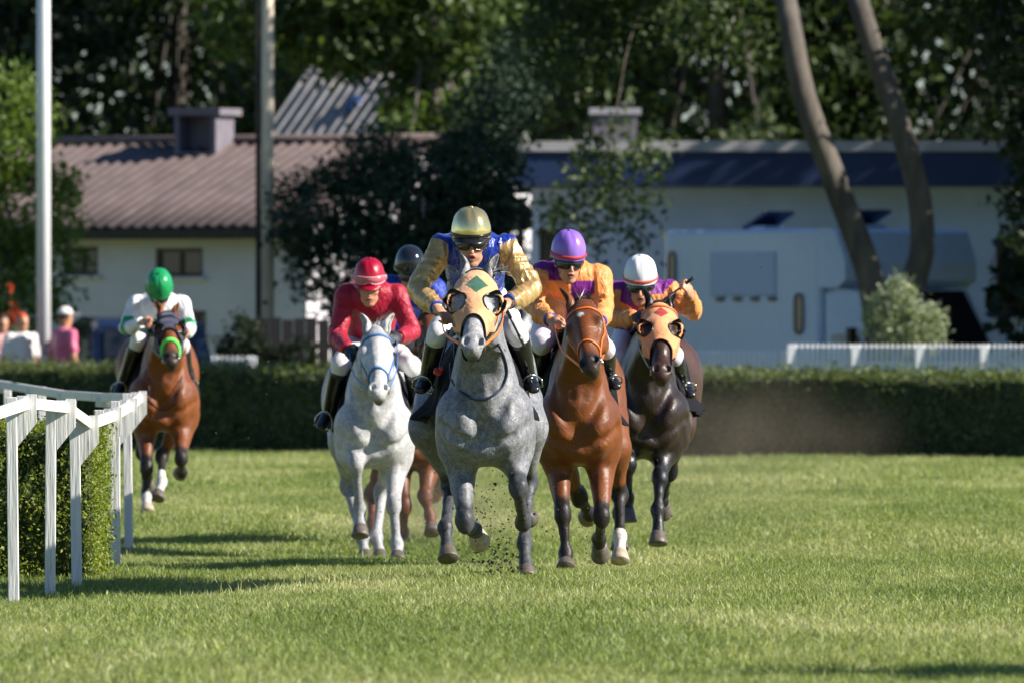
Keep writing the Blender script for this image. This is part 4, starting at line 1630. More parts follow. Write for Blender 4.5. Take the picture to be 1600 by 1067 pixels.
# ---- 4 white horse on the left
white = make_horse(dict(
    cx=590, base=881, s=236, h=.013, chestx=585, hipx=578, wide=.93,
    poll=(588, 514, -.88), muzzle=(592, 612, -1.15), ears=[(561, 490, -.78), (617, 491, -.78)],
    label='white horse in a blue bridle galloping under the jockey in red', coat=(.43, .43, .445), mat='coat_white', hair='hair_white',
    points=(.27, .275, .30), points_k=.6, facecol=(.55, .55, .55), muzzlecol=(.13, .12, .12), eyecol=(.08, .08, .08), earcol=(.6, .6, .6), headscale=1.0,
    legs=dict(FL=[(556, 722, -.60), (562, 795, -.50), (563, 840, -.58)],
              FR=[(615, 788, -.55), (620, 850, -.58), (622, 881, -.68)],
              HL=[(543, 757, 1.0), (566, 840, .7), (573, 880, .62), (538, 690, .8)],
              HR=[(596, 770, 1.0), (588, 840, .75), (596, 879, .64), (615, 690, .8)]),
    tack=dict(web='blue_web', w=.022),
    cloth=dict(y=(-.02, .6), len=(.30, .22), flare=(.08, .07)),
))
make_jockey(dict(
    label='jockey in dark red cap and red silks with goggles pushed up, on the white horse', h=.010,
    head=(577, 449, -.16), hrot=(16, 0, 0), mouth=.003, stubble=.05,
    shoulders=[(541, 458, .0), (620, 458, .0)], elbows=[(526, 524, -.08), (643, 518, -.05)], hands=[(546, 549, -.40), (619, 528, -.36)],
    pelvis=(579, 532, .46), knees=[(532, 568, -.04), (644, 572, -.06)], ankles=[(514, 642, .24), (650, 625, .24)], toes=[(503, 660, .08), (656, 640, .08)],
    dye=flat_dye((.34, .003, .028)), cap=M['cap_red'], band=M['cap_red'], peak=M['cap_red'], goggles='up', lens=M['pink_lens'], gframe=M['pink_frame'], cuff=M['cuff_red'],
    gloves=(M['glove_black'], M['glove_black']), sleeve=1.05, fold=.008, rein=M['blue_web'], dome=.142,
), white)
HS_.append(white)

# ---- 5 the one half hidden behind the grey
hid = make_horse(dict(
    cx=655, base=868, s=224, h=.015, chestx=648, hipx=650, wide=.95,
    poll=(676, 482, -.88), muzzle=(668, 562, -1.1), ears=[(655, 462, -.78), (698, 462, -.78)],
    label='brown horse in a yellow hood, half hidden behind the leading grey', coat=(.16, .045, .014), mat='coat_bay', hair='hair_dark',
    points=(.11, .03, .012), muzzlecol=(.05, .04, .04), headscale=.95,
    legs=dict(FL=[(632, 790, -.5), (630, 830, -.4), (632, 860, -.48)],
              FR=[(664, 775, -.5), (672, 805, -.5), (676, 836, -.6)],
              HL=[(580, 770, 1.0), (582, 815, .8), (584, 850, .7), (610, 690, .8)],
              HR=[(690, 760, 1.0), (680, 775, 1.2), (672, 768, 1.35), (690, 690, .8)]),
    tack=dict(web='dark_leather', w=.018), hood=dict(mat=M['hood_yellow'], t1=.10, t0=-.03, arch=.02, er=(.03, .03)),
    cloth=dict(y=(-.02, .6), len=(.3, .3), flare=(.1, .1)),
))
make_jockey(dict(
    label='jockey in plain black helmet and blue silks, behind the one in red', h=.011, hb=.011,
    head=(640, 429, -.16), hrot=(20, 8, 0), mouth=.003,
    shoulders=[(612, 444, .0), (680, 448, .0)], elbows=[(612, 495, -.08), (688, 470, -.05)], hands=[(640, 530, -.40), (690, 520, -.38)],
    pelvis=(650, 505, .46), knees=[(612, 545, -.04), (695, 545, -.06)], ankles=[(604, 610, .24), (700, 610, .24)], toes=[(600, 625, .08), (706, 625, .08)],
    dye=dye_black_rider, cap=M['cap_black'], seams=False, button=False, goggles='on', cuff=M['cuff_blue'], sleeve=1.0, sleeve_len=(1.0, .15), dome=.150,
), hid)
HS_.append(hid)

# ---- 6 the straggler by the rail
back = make_horse(dict(
    cx=254, base=804, s=203, h=.015, chestx=256, hipx=246, wide=.95,
    poll=(262, 490, -.88), muzzle=(268, 560, -1.15), ears=[(242, 472, -.78), (281, 474, -.78)],
    label='bay horse in a navy hood and bright green noseband, trailing near the white rail', coat=(.18, .052, .014), mat='coat_bay', hair='hair_dark',
    points=BLACKP, points_up=.2, muzzlecol=(.03, .022, .02),
    legs=dict(FL=[(229, 730, -.52), (228, 775, -.52), (231, 804, -.62)],
              FR=[(283, 716, -.62), (284, 738, -.36), (282, 733, -.22)],
              HL=[(222, 705, 1.0), (230, 745, 1.2), (232, 760, 1.35), (222, 650, .8)],
              HR=[(253, 712, .95), (252, 752, .6), (245, 782, .5), (285, 650, .8)]),
    socks={'HR': (.35, (.62, .6, .58)), 'FL': (.0, (.6, .58, .55))}, hoofs={'FL': 'hoof_pale'},
    tack=dict(web='navy_web', nose='green_fluo', fleece=True, w=.018, nw=.04, loop=[(232, 590), (236, 625), (256, 640), (276, 625), (284, 590)], loop_r=.0045, loopmat='dark_leather'),
    hood=dict(mat=M['hood_navy'], t1=.33, arch=.07), cloth=dict(y=(-.02, .6), len=(.24, .27), flare=(.08, .09)),
))
make_jockey(dict(
    label='jockey in green cap and white silks with green armbands, trailing by the rail', h=.011, hb=.011,
    head=(249, 457, -.22), hrot=(48, 0, 0), mouth=.003,
    shoulders=[(213, 474, .0), (284, 474, .0)], elbows=[(196, 512, -.06), (297, 512, -.05)], hands=[(226, 503, -.36), (288, 520, -.34)],
    pelvis=(248, 520, .46), knees=[(216, 532, -.06), (284, 540, -.06)], ankles=[(192, 596, .24), (292, 590, .24)], toes=[(184, 612, .06), (300, 606, .06)],
    dye=dye_green, cap=M['cap_green'], band=M['cap_green'], goggles='on', cuff=M['breeches_plain'], sleeve=1.0, fold=.007,
), back)
HS_.append(back)
# ================================================================== the place
def foliage_mat(name, trans=.35, rough=.5, spec=.4):
    t = NT(name)
    a = t.attr("leafcol")
    t.set(Base_Color=a, Roughness=rough, Specular_IOR_Level=spec)
    tr = t.n("ShaderNodeBsdfTranslucent")
    mx = t.mix(1.0, a, (1.25, 1.35, .6), 'MULTIPLY')
    t.l(mx, tr.inputs[0])
    ms = t.n("ShaderNodeMixShader")
    ms.inputs[0].default_value = trans
    t.l(t.b.outputs[0], ms.inputs[1])
    t.l(tr.outputs[0], ms.inputs[2])
    out = [x for x in t.t.nodes if x.type == 'OUTPUT_MATERIAL'][0]
    t.l(ms.outputs[0], out.inputs[0])
    return t.m


M['leaf'] = foliage_mat("foliage")
M['needle'] = foliage_mat("needles", .12, .6, .25)
M['bark'] = plain("bark", (.085, .072, .06), .85, var=.5, scale=7, bump=.8, stretch=(1, 1, .25))
M['bark_dark'] = plain("dark_bark", (.05, .042, .035), .9, var=.5, scale=7, bump=.8, stretch=(1, 1, .25))
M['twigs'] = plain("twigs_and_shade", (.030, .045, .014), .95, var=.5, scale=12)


def leaf_quads(cent, size, rg, up=.25, aspect=.55, outward=None):
    n = len(cent)
    nr = rg.normal(size=(n, 3)) + np.array([0, 0, up])
    if outward is not None: nr += outward
    nr /= np.linalg.norm(nr, axis=1, keepdims=True)
    a = np.cross(nr, rg.normal(size=(n, 3)))
    a /= np.linalg.norm(a, axis=1, keepdims=True)
    b = np.cross(nr, a)
    s = np.asarray(size).reshape(-1, 1)
    v = np.stack([cent - a * s, cent - b * s * aspect + nr * s * .12, cent + a * s, cent + b * s * aspect + nr * s * .12], 1)
    f = np.arange(n * 4, dtype=np.int32).reshape(n, 4)
    return v.reshape(-1, 3), f


def foliage(name, cent, size, cols, rg, mat, parent, var=.3, **kw):
    """cols: (dark, light) leaf colours; each leaf gets one between them"""
    v, f = leaf_quads(cent, size, rg, **kw)
    me = mesh_np(name, v, f, smooth=False)
    k = np.clip(rg.normal(.45, var, len(cent)), 0, 1)[:, None]
    c = np.array(cols[0]) * (1 - k) + np.array(cols[1]) * k
    set_attr(me, 'leafcol', np.repeat(c, 4, 0))
    o = link(name, me, mat, parent)
    o["kind"] = "stuff"
    return o


def crown_points(blobs, n, rg, clump=.35, per=14, fill=.55):
    """leaf clumps spread through ellipsoids: (centre, radii)"""
    vol = np.array([b[1][0] * b[1][1] * b[1][2] for b in blobs]) ** .75
    out = []
    for (c, r), w in zip(blobs, vol / vol.sum()):
        m = max(1, int(n * w / per))
        d = rg.normal(size=(m, 3))
        d /= np.linalg.norm(d, axis=1, keepdims=True)
        rad = rg.uniform(fill, 1.08, m) ** .6
        cc = np.asarray(c) + d * rad[:, None] * np.asarray(r)
        p = np.repeat(cc, per, 0) + rg.normal(size=(m * per, 3)) * clump * .5
        out.append(p)
    return np.concatenate(out)


def limb(mb, pts, r0, r1, n=9):
    P = spline(pts, max(6, len(pts) * 4))
    mb.tube(P, list(np.linspace(r0, r1, len(P))), n)


def tree(name, label, base, trunk_pts, r0, r1, blobs, n, size, cols, group=None, cat='tree', seed=1, clump=.35, limbs=(), bark='bark', mat='leaf', fill=.55, per=14, up=.25, nl=12):
    rg = np.random.default_rng(seed)
    root = empty(name, base, label, cat, group)
    mb = MB()
    limb(mb, trunk_pts, r0, r1)
    for l in limbs: limb(mb, l[0], l[1], l[2], 7)
    top = np.asarray(trunk_pts[-1], float)
    for c, r in blobs[:nl]:
        c = np.asarray(c, float)
        m = top * .5 + c * .5 + V(0, 0, -.3)
        limb(mb, [top * .9 + np.asarray(trunk_pts[-2], float) * .1, m, c], r1 * .7, r1 * .15, 6)
    mb.build('trunk', M[bark], root)
    p = crown_points(blobs, n, rg, clump, per, fill)
    foliage('crown', p, rg.uniform(.6, 1.25, len(p)) * size, cols, rg, M[mat], root, up=up)
    return root


# ------------------------------------------------------------------ ground
t = NT("turf_soil")
_geo = t.n("ShaderNodeNewGeometry")


def posnoise(t, scale, detail=3, stretch=(1, 1, 1), rough=.55):
    g = t.n("ShaderNodeNewGeometry")
    mp = t.n("ShaderNodeMapping")
    mp.inputs["Scale"].default_value = stretch
    t.l(g.outputs["Position"], mp.inputs[0])
    nz = t.n("ShaderNodeTexNoise")
    nz.inputs["Scale"].default_value = scale
    nz.inputs["Detail"].default_value = detail
    nz.inputs["Roughness"].default_value = rough
    t.l(mp.outputs[0], nz.inputs["Vector"])
    return nz.outputs[0]


c = t.ramp(posnoise(t, .6, 5, (1, .35, 1)), [(.3, (.12, .155, .04)), (.55, (.19, .22, .065)), (.75, (.27, .27, .12))])
c = t.mix(.6, c, t.ramp(posnoise(t, 40, 3), [(.3, (.55, .6, .5)), (.7, (1.35, 1.3, 1.2))]), 'MULTIPLY')
t.set(Base_Color=c, Roughness=.9, Specular_IOR_Level=.2)
t.bump(posnoise(t, 60, 3), .8, .03)
M['soil'] = t.m
ys = np.concatenate([np.arange(-60, 30, 10), np.arange(30, 160, .5), np.arange(160, 400, 10), np.arange(400, 1801, 100)])
xs = np.array([-900, -300, -80, -30, -15, -10, -8, -7, -6, -5, -4, -3.5, -3, -2.5, -2.2, -1.9, -1.6, -1.3, -1, -.7, -.4, 0, 2.5, 5, 7.5, 10, 15, 30, 80, 300, 900.])
XX, YY = np.meshgrid(xs, ys)
ZZ = gz(YY, XX) + .012 * np.sin(XX * 1.7 + YY * .5) * (np.abs(XX) < 20)
idx = np.arange(XX.size).reshape(XX.shape)
f = np.stack([idx[:-1, :-1], idx[:-1, 1:], idx[1:, 1:], idx[1:, :-1]], -1).reshape(-1, 4).astype(np.int32)
o = link('ground', mesh_np('ground', np.stack([XX, YY, ZZ], -1).reshape(-1, 3), f), M['soil'])
tag(o, kind='structure')

# grass: blade clumps spread over the course by geometry nodes
t = NT("grass_blades")
c = t.ramp(posnoise(t, .5, 5, (1, .22, 1), .6), [(.28, (.145, .208, .058)), (.48, (.245, .305, .102)), (.66, (.41, .435, .215))])
c = t.mix(.85, c, t.ramp(posnoise(t, 26, 2), [(.25, (.72, .78, .66)), (.7, (1.22, 1.18, 1.15))]), 'MULTIPLY')
c = t.mix(1.0, c, t.attr('leafcol'), 'MULTIPLY')
t.set(Base_Color=c, Roughness=.45, Specular_IOR_Level=.35)
tr = t.n("ShaderNodeBsdfTranslucent")
t.l(t.mix(1.0, c, (1.2, 1.25, .6), 'MULTIPLY'), tr.inputs[0])
ms = t.n("ShaderNodeMixShader")
ms.inputs[0].default_value = .35
t.l(t.b.outputs[0], ms.inputs[1])
t.l(tr.outputs[0], ms.inputs[2])
t.l(ms.outputs[0], [x for x in t.t.nodes if x.type == 'OUTPUT_MATERIAL'][0].inputs[0])
M['grass'] = t.m
clumps = bpy.data.collections.new("grass_clumps")
rg = np.random.default_rng(3)
for ci in range(6):
    mb_v, mb_f, mb_t = [], [], []
    for b in range(110):
        px_, py_ = rg.normal(0, .105, 2)
        h_ = rg.uniform(.014, .046) * (1.35 if rg.random() < .06 else 1)
        a_ = rg.uniform(0, 6.283)
        sdx, sdy = math.cos(a_), math.sin(a_)
        w_ = rg.uniform(.0018, .0040)
        ln = rg.normal(0, .45, 2)
        n0 = len(mb_v)
        for k_ in range(3):
            u_ = k_ / 3
            ox, oy = ln[0] * h_ * u_ * u_, ln[1] * h_ * u_ * u_
            mb_v += [(px_ + ox - sdx * w_ * (1 - u_ * .5), py_ + oy - sdy * w_ * (1 - u_ * .5), h_ * u_ - .004), (px_ + ox + sdx * w_ * (1 - u_ * .5), py_ + oy + sdy * w_ * (1 - u_ * .5), h_ * u_ - .004)]
        mb_v.append((px_ + ln[0] * h_, py_ + ln[1] * h_, h_ * .95))
        tn = rg.uniform(.5, 1.35)
        tc = (tn * rg.uniform(.9, 1.15), tn, tn * rg.uniform(.8, 1.2)) if rg.random() > .04 else (1.9, 1.6, 1.6)
        mb_t += [tc] * 7
        mb_f += [(n0, n0 + 1, n0 + 3, n0 + 2), (n0 + 2, n0 + 3, n0 + 5, n0 + 4), (n0 + 4, n0 + 5, n0 + 6)]
    me = bpy.data.meshes.new("grass_clump")
    me.from_pydata(mb_v, [], mb_f)
    set_attr(me, 'leafcol', np.array(mb_t))
    me.materials.append(M['grass'])
    clumps.objects.link(bpy.data.objects.new("grass_clump", me))


def scatter(n, y0, y1, half, rg):
    Y = np.sqrt(rg.uniform(y0 ** 2, y1 ** 2, n))
    X = rg.uniform(-1, 1, n) * (Y * half + 1.0)
    return np.stack([X, Y], 1)


P = np.concatenate([scatter(9500, 40, 72, .048, rg), scatter(7500, 72, 100, .048, rg), scatter(7500, 100, 142, .048, rg)])
sc_ = np.concatenate([rg.uniform(.75, 1.25, 9500), rg.uniform(.9, 1.4, 7500), rg.uniform(1.2, 2.0, 7500)])
pn = np.sin(P[:, 0] * 1.3 + P[:, 1] * .35) + np.sin(P[:, 0] * .6 - P[:, 1] * .8 + 2) + np.sin(P[:, 0] * 3.1 + P[:, 1] * .22 + 1)
sc_ = sc_ * (1 + .13 * pn)
me = bpy.data.meshes.new("grass")
PZ = np.stack([P[:, 0], P[:, 1], gz(P[:, 1], P[:, 0]) + .012 * np.sin(P[:, 0] * 1.7 + P[:, 1] * .5)], 1)
me.from_pydata([tuple(x) for x in PZ], [], [])
at_ = me.attributes.new("size", 'FLOAT', 'POINT')
at_.data.foreach_set("value", sc_.astype(np.float32))
at_ = me.attributes.new("turn", 'FLOAT', 'POINT')
at_.data.foreach_set("value", rg.uniform(0, 6.283, len(P)).astype(np.float32))
go = link('grass', me, M['grass'])
tag(go, 'short sunlit grass covering the race course', 'grass', kind='stuff')
ng = bpy.data.node_groups.new("spread_grass", 'GeometryNodeTree')
ng.interface.new_socket("Geometry", in_out='INPUT', socket_type='NodeSocketGeometry')
ng.interface.new_socket("Geometry", in_out='OUTPUT', socket_type='NodeSocketGeometry')
gi, gout = ng.nodes.new("NodeGroupInput"), ng.nodes.new("NodeGroupOutput")
ip = ng.nodes.new("GeometryNodeInstanceOnPoints")
cinf = ng.nodes.new("GeometryNodeCollectionInfo")
cinf.inputs["Collection"].default_value = clumps
cinf.inputs["Separate Children"].default_value = True
cinf.inputs["Reset Children"].default_value = True
ip.inputs["Pick Instance"].default_value = True
na = ng.nodes.new("GeometryNodeInputNamedAttribute")
na.data_type = 'FLOAT'
na.inputs["Name"].default_value = "size"
nb = ng.nodes.new("GeometryNodeInputNamedAttribute")
nb.data_type = 'FLOAT'
nb.inputs["Name"].default_value = "turn"
cx = ng.nodes.new("ShaderNodeCombineXYZ")
ng.links.new(nb.outputs["Attribute"], cx.inputs[2])
ng.links.new(gi.outputs[0], ip.inputs["Points"])
ng.links.new(cinf.outputs[0], ip.inputs["Instance"])
ng.links.new(cx.outputs[0], ip.inputs["Rotation"])
ng.links.new(na.outputs["Attribute"], ip.inputs["Scale"])
ng.links.new(ip.outputs[0], gout.inputs[0])
md = go.modifiers.new("spread", 'NODES')
md.node_group = ng

# ------------------------------------------------------------------ hedges
def hedge(label, a, b, depth, h0, n, size, cols, seed, name='hedge', ends=True, fringe=.10):
    """clipped hedge with its front face from a to b (ground points), growing back by depth"""
    rg = np.random.default_rng(seed)
    a, b = np.array(a, float), np.array(b, float)
    L = np.linalg.norm((b - a)[:2])
    d = (b - a) / L
    back = V(-d[1], d[0], 0)
    if back[1] < 0: back = -back
    root = empty(name, Vector((a + b) / 2), label, 'hedge')
    r0 = np.array(root.location)
    mb = MB()
    m = 40
    rows = []
    for i in range(m + 1):
        p = a + (b - a) * i / m - r0
        hh = h0 - .07 + .02 * math.sin(i * 1.9)
        ww = .02 * math.sin(i * 2.7)
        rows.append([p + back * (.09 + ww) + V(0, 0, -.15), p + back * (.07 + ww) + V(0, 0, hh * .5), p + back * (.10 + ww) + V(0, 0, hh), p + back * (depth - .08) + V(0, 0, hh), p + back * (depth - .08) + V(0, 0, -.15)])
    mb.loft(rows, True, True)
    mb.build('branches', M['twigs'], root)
    face = rg.random(n)
    share = np.array([L * h0, L * depth * .6, depth * h0 * (1 if ends else 0), depth * h0 * (1 if ends else 0)])
    share = np.cumsum(share / share.sum())
    u, v, w = rg.random(n), rg.random(n), rg.normal(0, .035, n)
    P = np.zeros((n, 3))
    O = np.zeros((n, 3))
    k = face < share[0]
    bump = .03 * np.sin(u * L * 5.1) * np.sin(v * 9) + .02 * np.sin(u * L * 13 + v * 11)
    P[k] = (a - r0) + d * (u[k] * L)[:, None] + back * (.05 + w[k] + bump[k])[:, None] + V(0, 0, 1) * (v[k] * h0)[:, None]
    O[k] = -back * .9
    k = (face >= share[0]) & (face < share[1])
    P[k] = (a - r0) + d * (u[k] * L)[:, None] + back * (v[k] * depth)[:, None] + V(0, 0, 1) * (h0 - .04 + np.abs(rg.normal(0, fringe, k.sum())) - .3 * fringe)[:, None]
    O[k] = V(0, 0, .7)
    for q, (lo_, hi_, e) in enumerate(((share[1], share[2], 0), (share[2], 1.01, 1))):
        k = (face >= lo_) & (face < hi_)
        P[k] = (a - r0) + d * ((L if e else 0) + w[k])[:, None] + back * (u[k] * depth)[:, None] + V(0, 0, 1) * (v[k] * h0)[:, None]
        O[k] = d * (1 if e else -1) * .9
    foliage('leaves', P, rg.uniform(.6, 1.3, n) * size, cols, rg, M['leaf'], root, outward=O, aspect=.6)
    return root


def gp(px, Y, dz=0.0):
    """ground point below pixel column px at distance Y"""
    x = (px - 800) * Y / FPX
    return V(x, Y, gz(Y, x) + dz)


hr = gp(1600, 128.8)
hl = gp(0, 141.0)
hd_ = (hr - hl)
A_, B_ = hl - hd_ * .75, hr + hd_ * .55
A_[2], B_[2] = .10, -.10
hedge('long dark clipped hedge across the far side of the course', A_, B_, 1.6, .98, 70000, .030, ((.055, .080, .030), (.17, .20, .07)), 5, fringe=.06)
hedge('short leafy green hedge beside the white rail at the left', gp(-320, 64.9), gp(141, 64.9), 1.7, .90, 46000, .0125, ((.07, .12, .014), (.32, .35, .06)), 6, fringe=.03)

# ------------------------------------------------------------------ white running rail
M['white_paint'] = plain("weathered_white_paint", (.70, .70, .70), .6, var=.1, scale=9, bump=.35, stretch=(1, 1, .15))
_t = NT("weathered_white_boards")
_n1 = _t.noise(5, 5, .65, stretch=(3, 3, .35))
_c = _t.ramp(_n1, [(.28, (.42, .38, .33)), (.42, (.70, .69, .67)), (.8, (.78, .78, .78))])
_c = _t.mix(.5, _c, _t.ramp(_t.noise(60, 3, stretch=(1, 1, .06)), [(.3, (.72, .71, .70)), (.6, (1.05, 1.05, 1.05))]), 'MULTIPLY')
_t.set(Base_Color=_c, Roughness=.65)
_t.bump(_t.noise(50, 3, stretch=(1, 1, .08)), .5, .01)
M['white_boards'] = _t.m

rail = empty('running_rail', Vector(gp(120, 64)), 'white wooden running rail curving along the left edge of the course', 'rail')
R0 = np.array(rail.location)
POSTS = [(-42, 640, 930, 296, 1), (22, 620, 922, 289, 1), (78, 627, 915, 283, 1), (121, 653, 911, 279, 1), (154, 640, 897, 267, 1), (181, 626, 890, 258, 1), (202, 614, 850, 231, 1),
         (178, 616, 840, 224, -1), (116, 612, 815, 215, -1), (66, 604, 800, 207, -1), (15, 596, 785, 199, -1), (-40, 590, 775, 192, -1)]
tops = []
for i, (px, ty, by, sc, sg) in enumerate(POSTS):
    top, bot = np.array(at(px, ty, sc)) - R0, np.array(at(px, by, sc)) - R0
    gbot = gz(bot[1] + R0[1], bot[0] + R0[0]) - R0[2]
    bot[2] = min(bot[2], gbot) - .15
    mb = MB()
    w = .058
    lean = V(random.uniform(-.02, .02), 0, 0)
    mb.beam(bot, top + lean, w, .05, (0, 1, 0), .004)
    mb.build('post', M['white_boards'], rail)
    if sg > 0:
        # arm: two boards cut on the slant carrying the rail out over the course
        for k_, (x0, x1, z0, z1) in enumerate(((.030, .082, -.27, -.205), (.083, .135, -.205, -.14))):
            mb = MB()
            y0, y1 = -.022 + .006 * k_, .022 - .006 * k_
            q = top + lean
            poly = [(x0, z0), (x1, z1), (x1, .008 * (1 + k_)), (x0, .008 * (1 + k_))]
            vs = [q + V(x, y0, z) for x, z in poly] + [q + V(x, y1, z) for x, z in poly]
            mb.add(vs, [(3, 2, 1, 0), (4, 5, 6, 7), (0, 1, 5, 4), (1, 2, 6, 5), (2, 3, 7, 6), (3, 0, 4, 7)])
            mb.build('arm', M['white_boards'], rail)
        tops.append(top + lean + V(.085, .045, -.034))
    else:
        mb = MB()
        mb.beam(top + V(0, 0, -.06), top + V(-.12, .06, -.05), .05, .07, (0, 0, 1), .004)
        mb.build('arm', M['white_boards'], rail)
        tops.append(top + V(-.08, .05, -.02))
for i in range(len(tops) - 1):
    a, b = tops[i], tops[i + 1]
    d = unit(b - a)
    mb = MB()
    mb.beam(a + d * .004, b - d * .004, .035, .062, (0, 0, 1), .006)
    mb.build('rail', M['white_boards'], rail)

# ------------------------------------------------------------------ far picket fences
M['picket_white'] = plain("picket_white", (.80, .80, .82), .6, var=.08)


def picket(label, px0, px1, Y0, Y1, ztop, gap, post_every, group=None, mat='picket_white'):
    a, b = gp(px0, Y0), gp(px1, Y1)
    root = empty('picket_fence', Vector((a + b) / 2), label, 'fence', group)
    r0 = np.array(root.location)
    L = np.linalg.norm(b - a)
    d = unit(b - a)
    n = int(L / gap)
    proto = None
    for i in range(n + 1):
        p = a + d * (i * gap) - r0
        if proto is None:
            mb = MB()
            mb.tube([V(0, 0, -.05), V(0, 0, ztop - .04), V(0, 0, ztop - .015), V(0, 0, ztop)], [gap * .33, gap * .33, gap * .24, gap * .05], 8)
            proto = mb.build('picket', M[mat], root, Vector(p), (0, 0, math.atan2(d[1], d[0])))
        else:
            o = proto.copy()
            C.objects.link(o)
            o.parent = root
            o.location = Vector(p)
    for z in (ztop * .35, ztop * .82):
        mb = MB()
        mb.beam(a - r0 + V(0, .024, z), b - r0 + V(0, .024, z), .024, .07)
        mb.build('rail', M[mat], root)
    m = max(1, int(L / post_every))
    for i in range(m + 1):
        p = a + d * (L * i / m) - r0
        mb = MB()
        mb.box(p + V(0, -.025, ztop / 2 - .02), (.10, .028, ztop + .02), None, .008)
        mb.build('post', M[mat], root)
    return root


picket('white picket fence behind the hedge, in front of the white lorry', 1236, 2150, 136.5, 134.5, 1.33, .066, .74)
picket('lower white picket fence behind the hedge, ending at the lorry', 700, 1226, 139.5, 137.8, 1.26, .066, 1.4)
picket('white picket fence behind the hedge under the left house', -420, 395, 146.5, 145.2, 1.18, .066, 1.2)

# ------------------------------------------------------------------ lamp posts and poles
M['galv'] = plain("white_painted_steel", (.72, .73, .76), .35, .1, var=.05)
M['old_pole'] = plain("weathered_pole", (.66, .56, .44), .8, var=.25, scale=6, bump=.4, stretch=(1, 1, .2))


def pole(name, label, px, Y, r, h, mat, extra=None):
    b = gp(px, Y)
    root = empty(name, Vector(b), label, 'pole')
    mb = MB()
    mb.tube([V(0, 0, -.2), V(0, 0, h * .5), V(.0, 0, h)], [r, r * .95, r * .8], 20)
    mb.build('shaft', M[mat], root)
    mb = MB()
    mb.tube([V(0, 0, -.1), V(0, 0, .35)], r * 1.25, 16)
    mb.build('foot', M[mat], root)
    if extra: extra(root, r, h)
    return root


def lamp_head(root, r, h):
    mb = MB()
    mb.tube(spline([V(0, 0, h - .1), V(0, -.1, h + .4), V(0, -.9, h + .6)], 12), .04, 8)
    mb.build('bracket', M['galv'], root)
    mb = MB()
    mb.ball((0, -1.1, h + .58), (.14, .3, .07))
    mb.build('lamp', M['galv'], root)


def cable_pipe(root, r, h):
    mb = MB()
    mb.tube([V(-r - .035, 0, 0), V(-r - .035, 0, h * .9)], .035, 8)
    mb.build('cable_pipe', M['bark_dark'], root)


pole('lamp_post', 'tall white steel lamp post behind the hedge at the left', 68, 146, .092, 9, 'galv', lamp_head)
pole('utility_pole', 'beige weathered utility pole in front of the brown roofed house', 418, 150, .088, 9, 'old_pole', cable_pipe)
pole('utility_pole', 'shorter beige pole rising behind the dark evergreen bush', 683, 178, .095, 6.4, 'old_pole')

# ------------------------------------------------------------------ left house
M['plaster'] = plain("white_plaster", (.62, .60, .66), .85, var=.08, scale=1.5, bump=.1)
M['roof_brown'] = plain("brown_roof_sheet", (.125, .093, .088), .75, var=.22, scale=2.5, bump=.15)
M['roof_grey'] = plain("grey_roof_sheet", (.24, .23, .225), .75, var=.25, scale=3, bump=.2)
M['dark_trim'] = plain("dark_timber", (.03, .024, .02), .7, var=.3)
M['glass_dark'] = plain("dark_window_glass", (.015, .018, .022), .08, spec=.7)
M['win_frame'] = plain("brown_window_frame", (.08, .055, .04), .6)
M['slab'] = plain("chimney_slab", (.15, .135, .165), .8, var=.15, scale=4)


def roof_sheets(root, o, ue, us, nsheet, wsheet, lslope, pitch, amp, mat, name='roof_sheet'):
    """ribbed sheets side by side; o the eave corner, ue along the eave, us up the slope"""
    nrm = unit(np.cross(ue, us))
    if nrm[2] < 0: nrm = -nrm
    for k_ in range(nsheet):
        nx = int(wsheet / pitch * 6)
        vs = []
        rg = random.Random(k_)
        dz = rg.uniform(0, .012) + (k_ % 2) * .006
        for i in range(nx + 1):
            x = k_ * wsheet + wsheet * 1.01 * i / nx
            hgt = amp * math.sin(2 * math.pi * x / pitch) + dz
            for q in (0, .33, .66, 1):
                vs.append(o + ue * x + us * (lslope * q) + nrm * (hgt - .012 * (q == 0)))
        fs = [(i * 4 + j, (i + 1) * 4 + j, (i + 1) * 4 + j + 1, i * 4 + j + 1) for i in range(nx) for j in range(3)]
        me = mesh_np(name, np.array(vs), fs)
        ob = link(name, me, M[mat], root)
        sm = ob.modifiers.new('thick', 'SOLIDIFY')
        sm.thickness = .02


def wall_with_holes(mb, o, u, length, z0, z1, th, holes):
    """wall along u from o (outer face), thick th towards n, with rectangular openings (x0,x1,z0,z1)"""
    n = V(-u[1], u[0], 0)
    xs_ = sorted({0.0, length} | {h[0] for h in holes} | {h[1] for h in holes})
    for x0, x1 in zip(xs_[:-1], xs_[1:]):
        zs_ = [(z0, z1)]
        for h in holes:
            if h[0] <= x0 + 1e-6 and h[1] >= x1 - 1e-6:
                zs_ = [(a, min(b, h[2])) for a, b in zs_] + [(max(a, h[3]), b) for a, b in zs_]
        for a, b in zs_:
            if b - a > 1e-4:
                c = o + u * (x0 + x1) / 2 + n * th / 2
                R = Matrix(((u[0], n[0], 0), (u[1], n[1], 0), (0, 0, 1)))
                mb.box((c[0], c[1], (a + b) / 2), (x1 - x0, th, b - a), R)


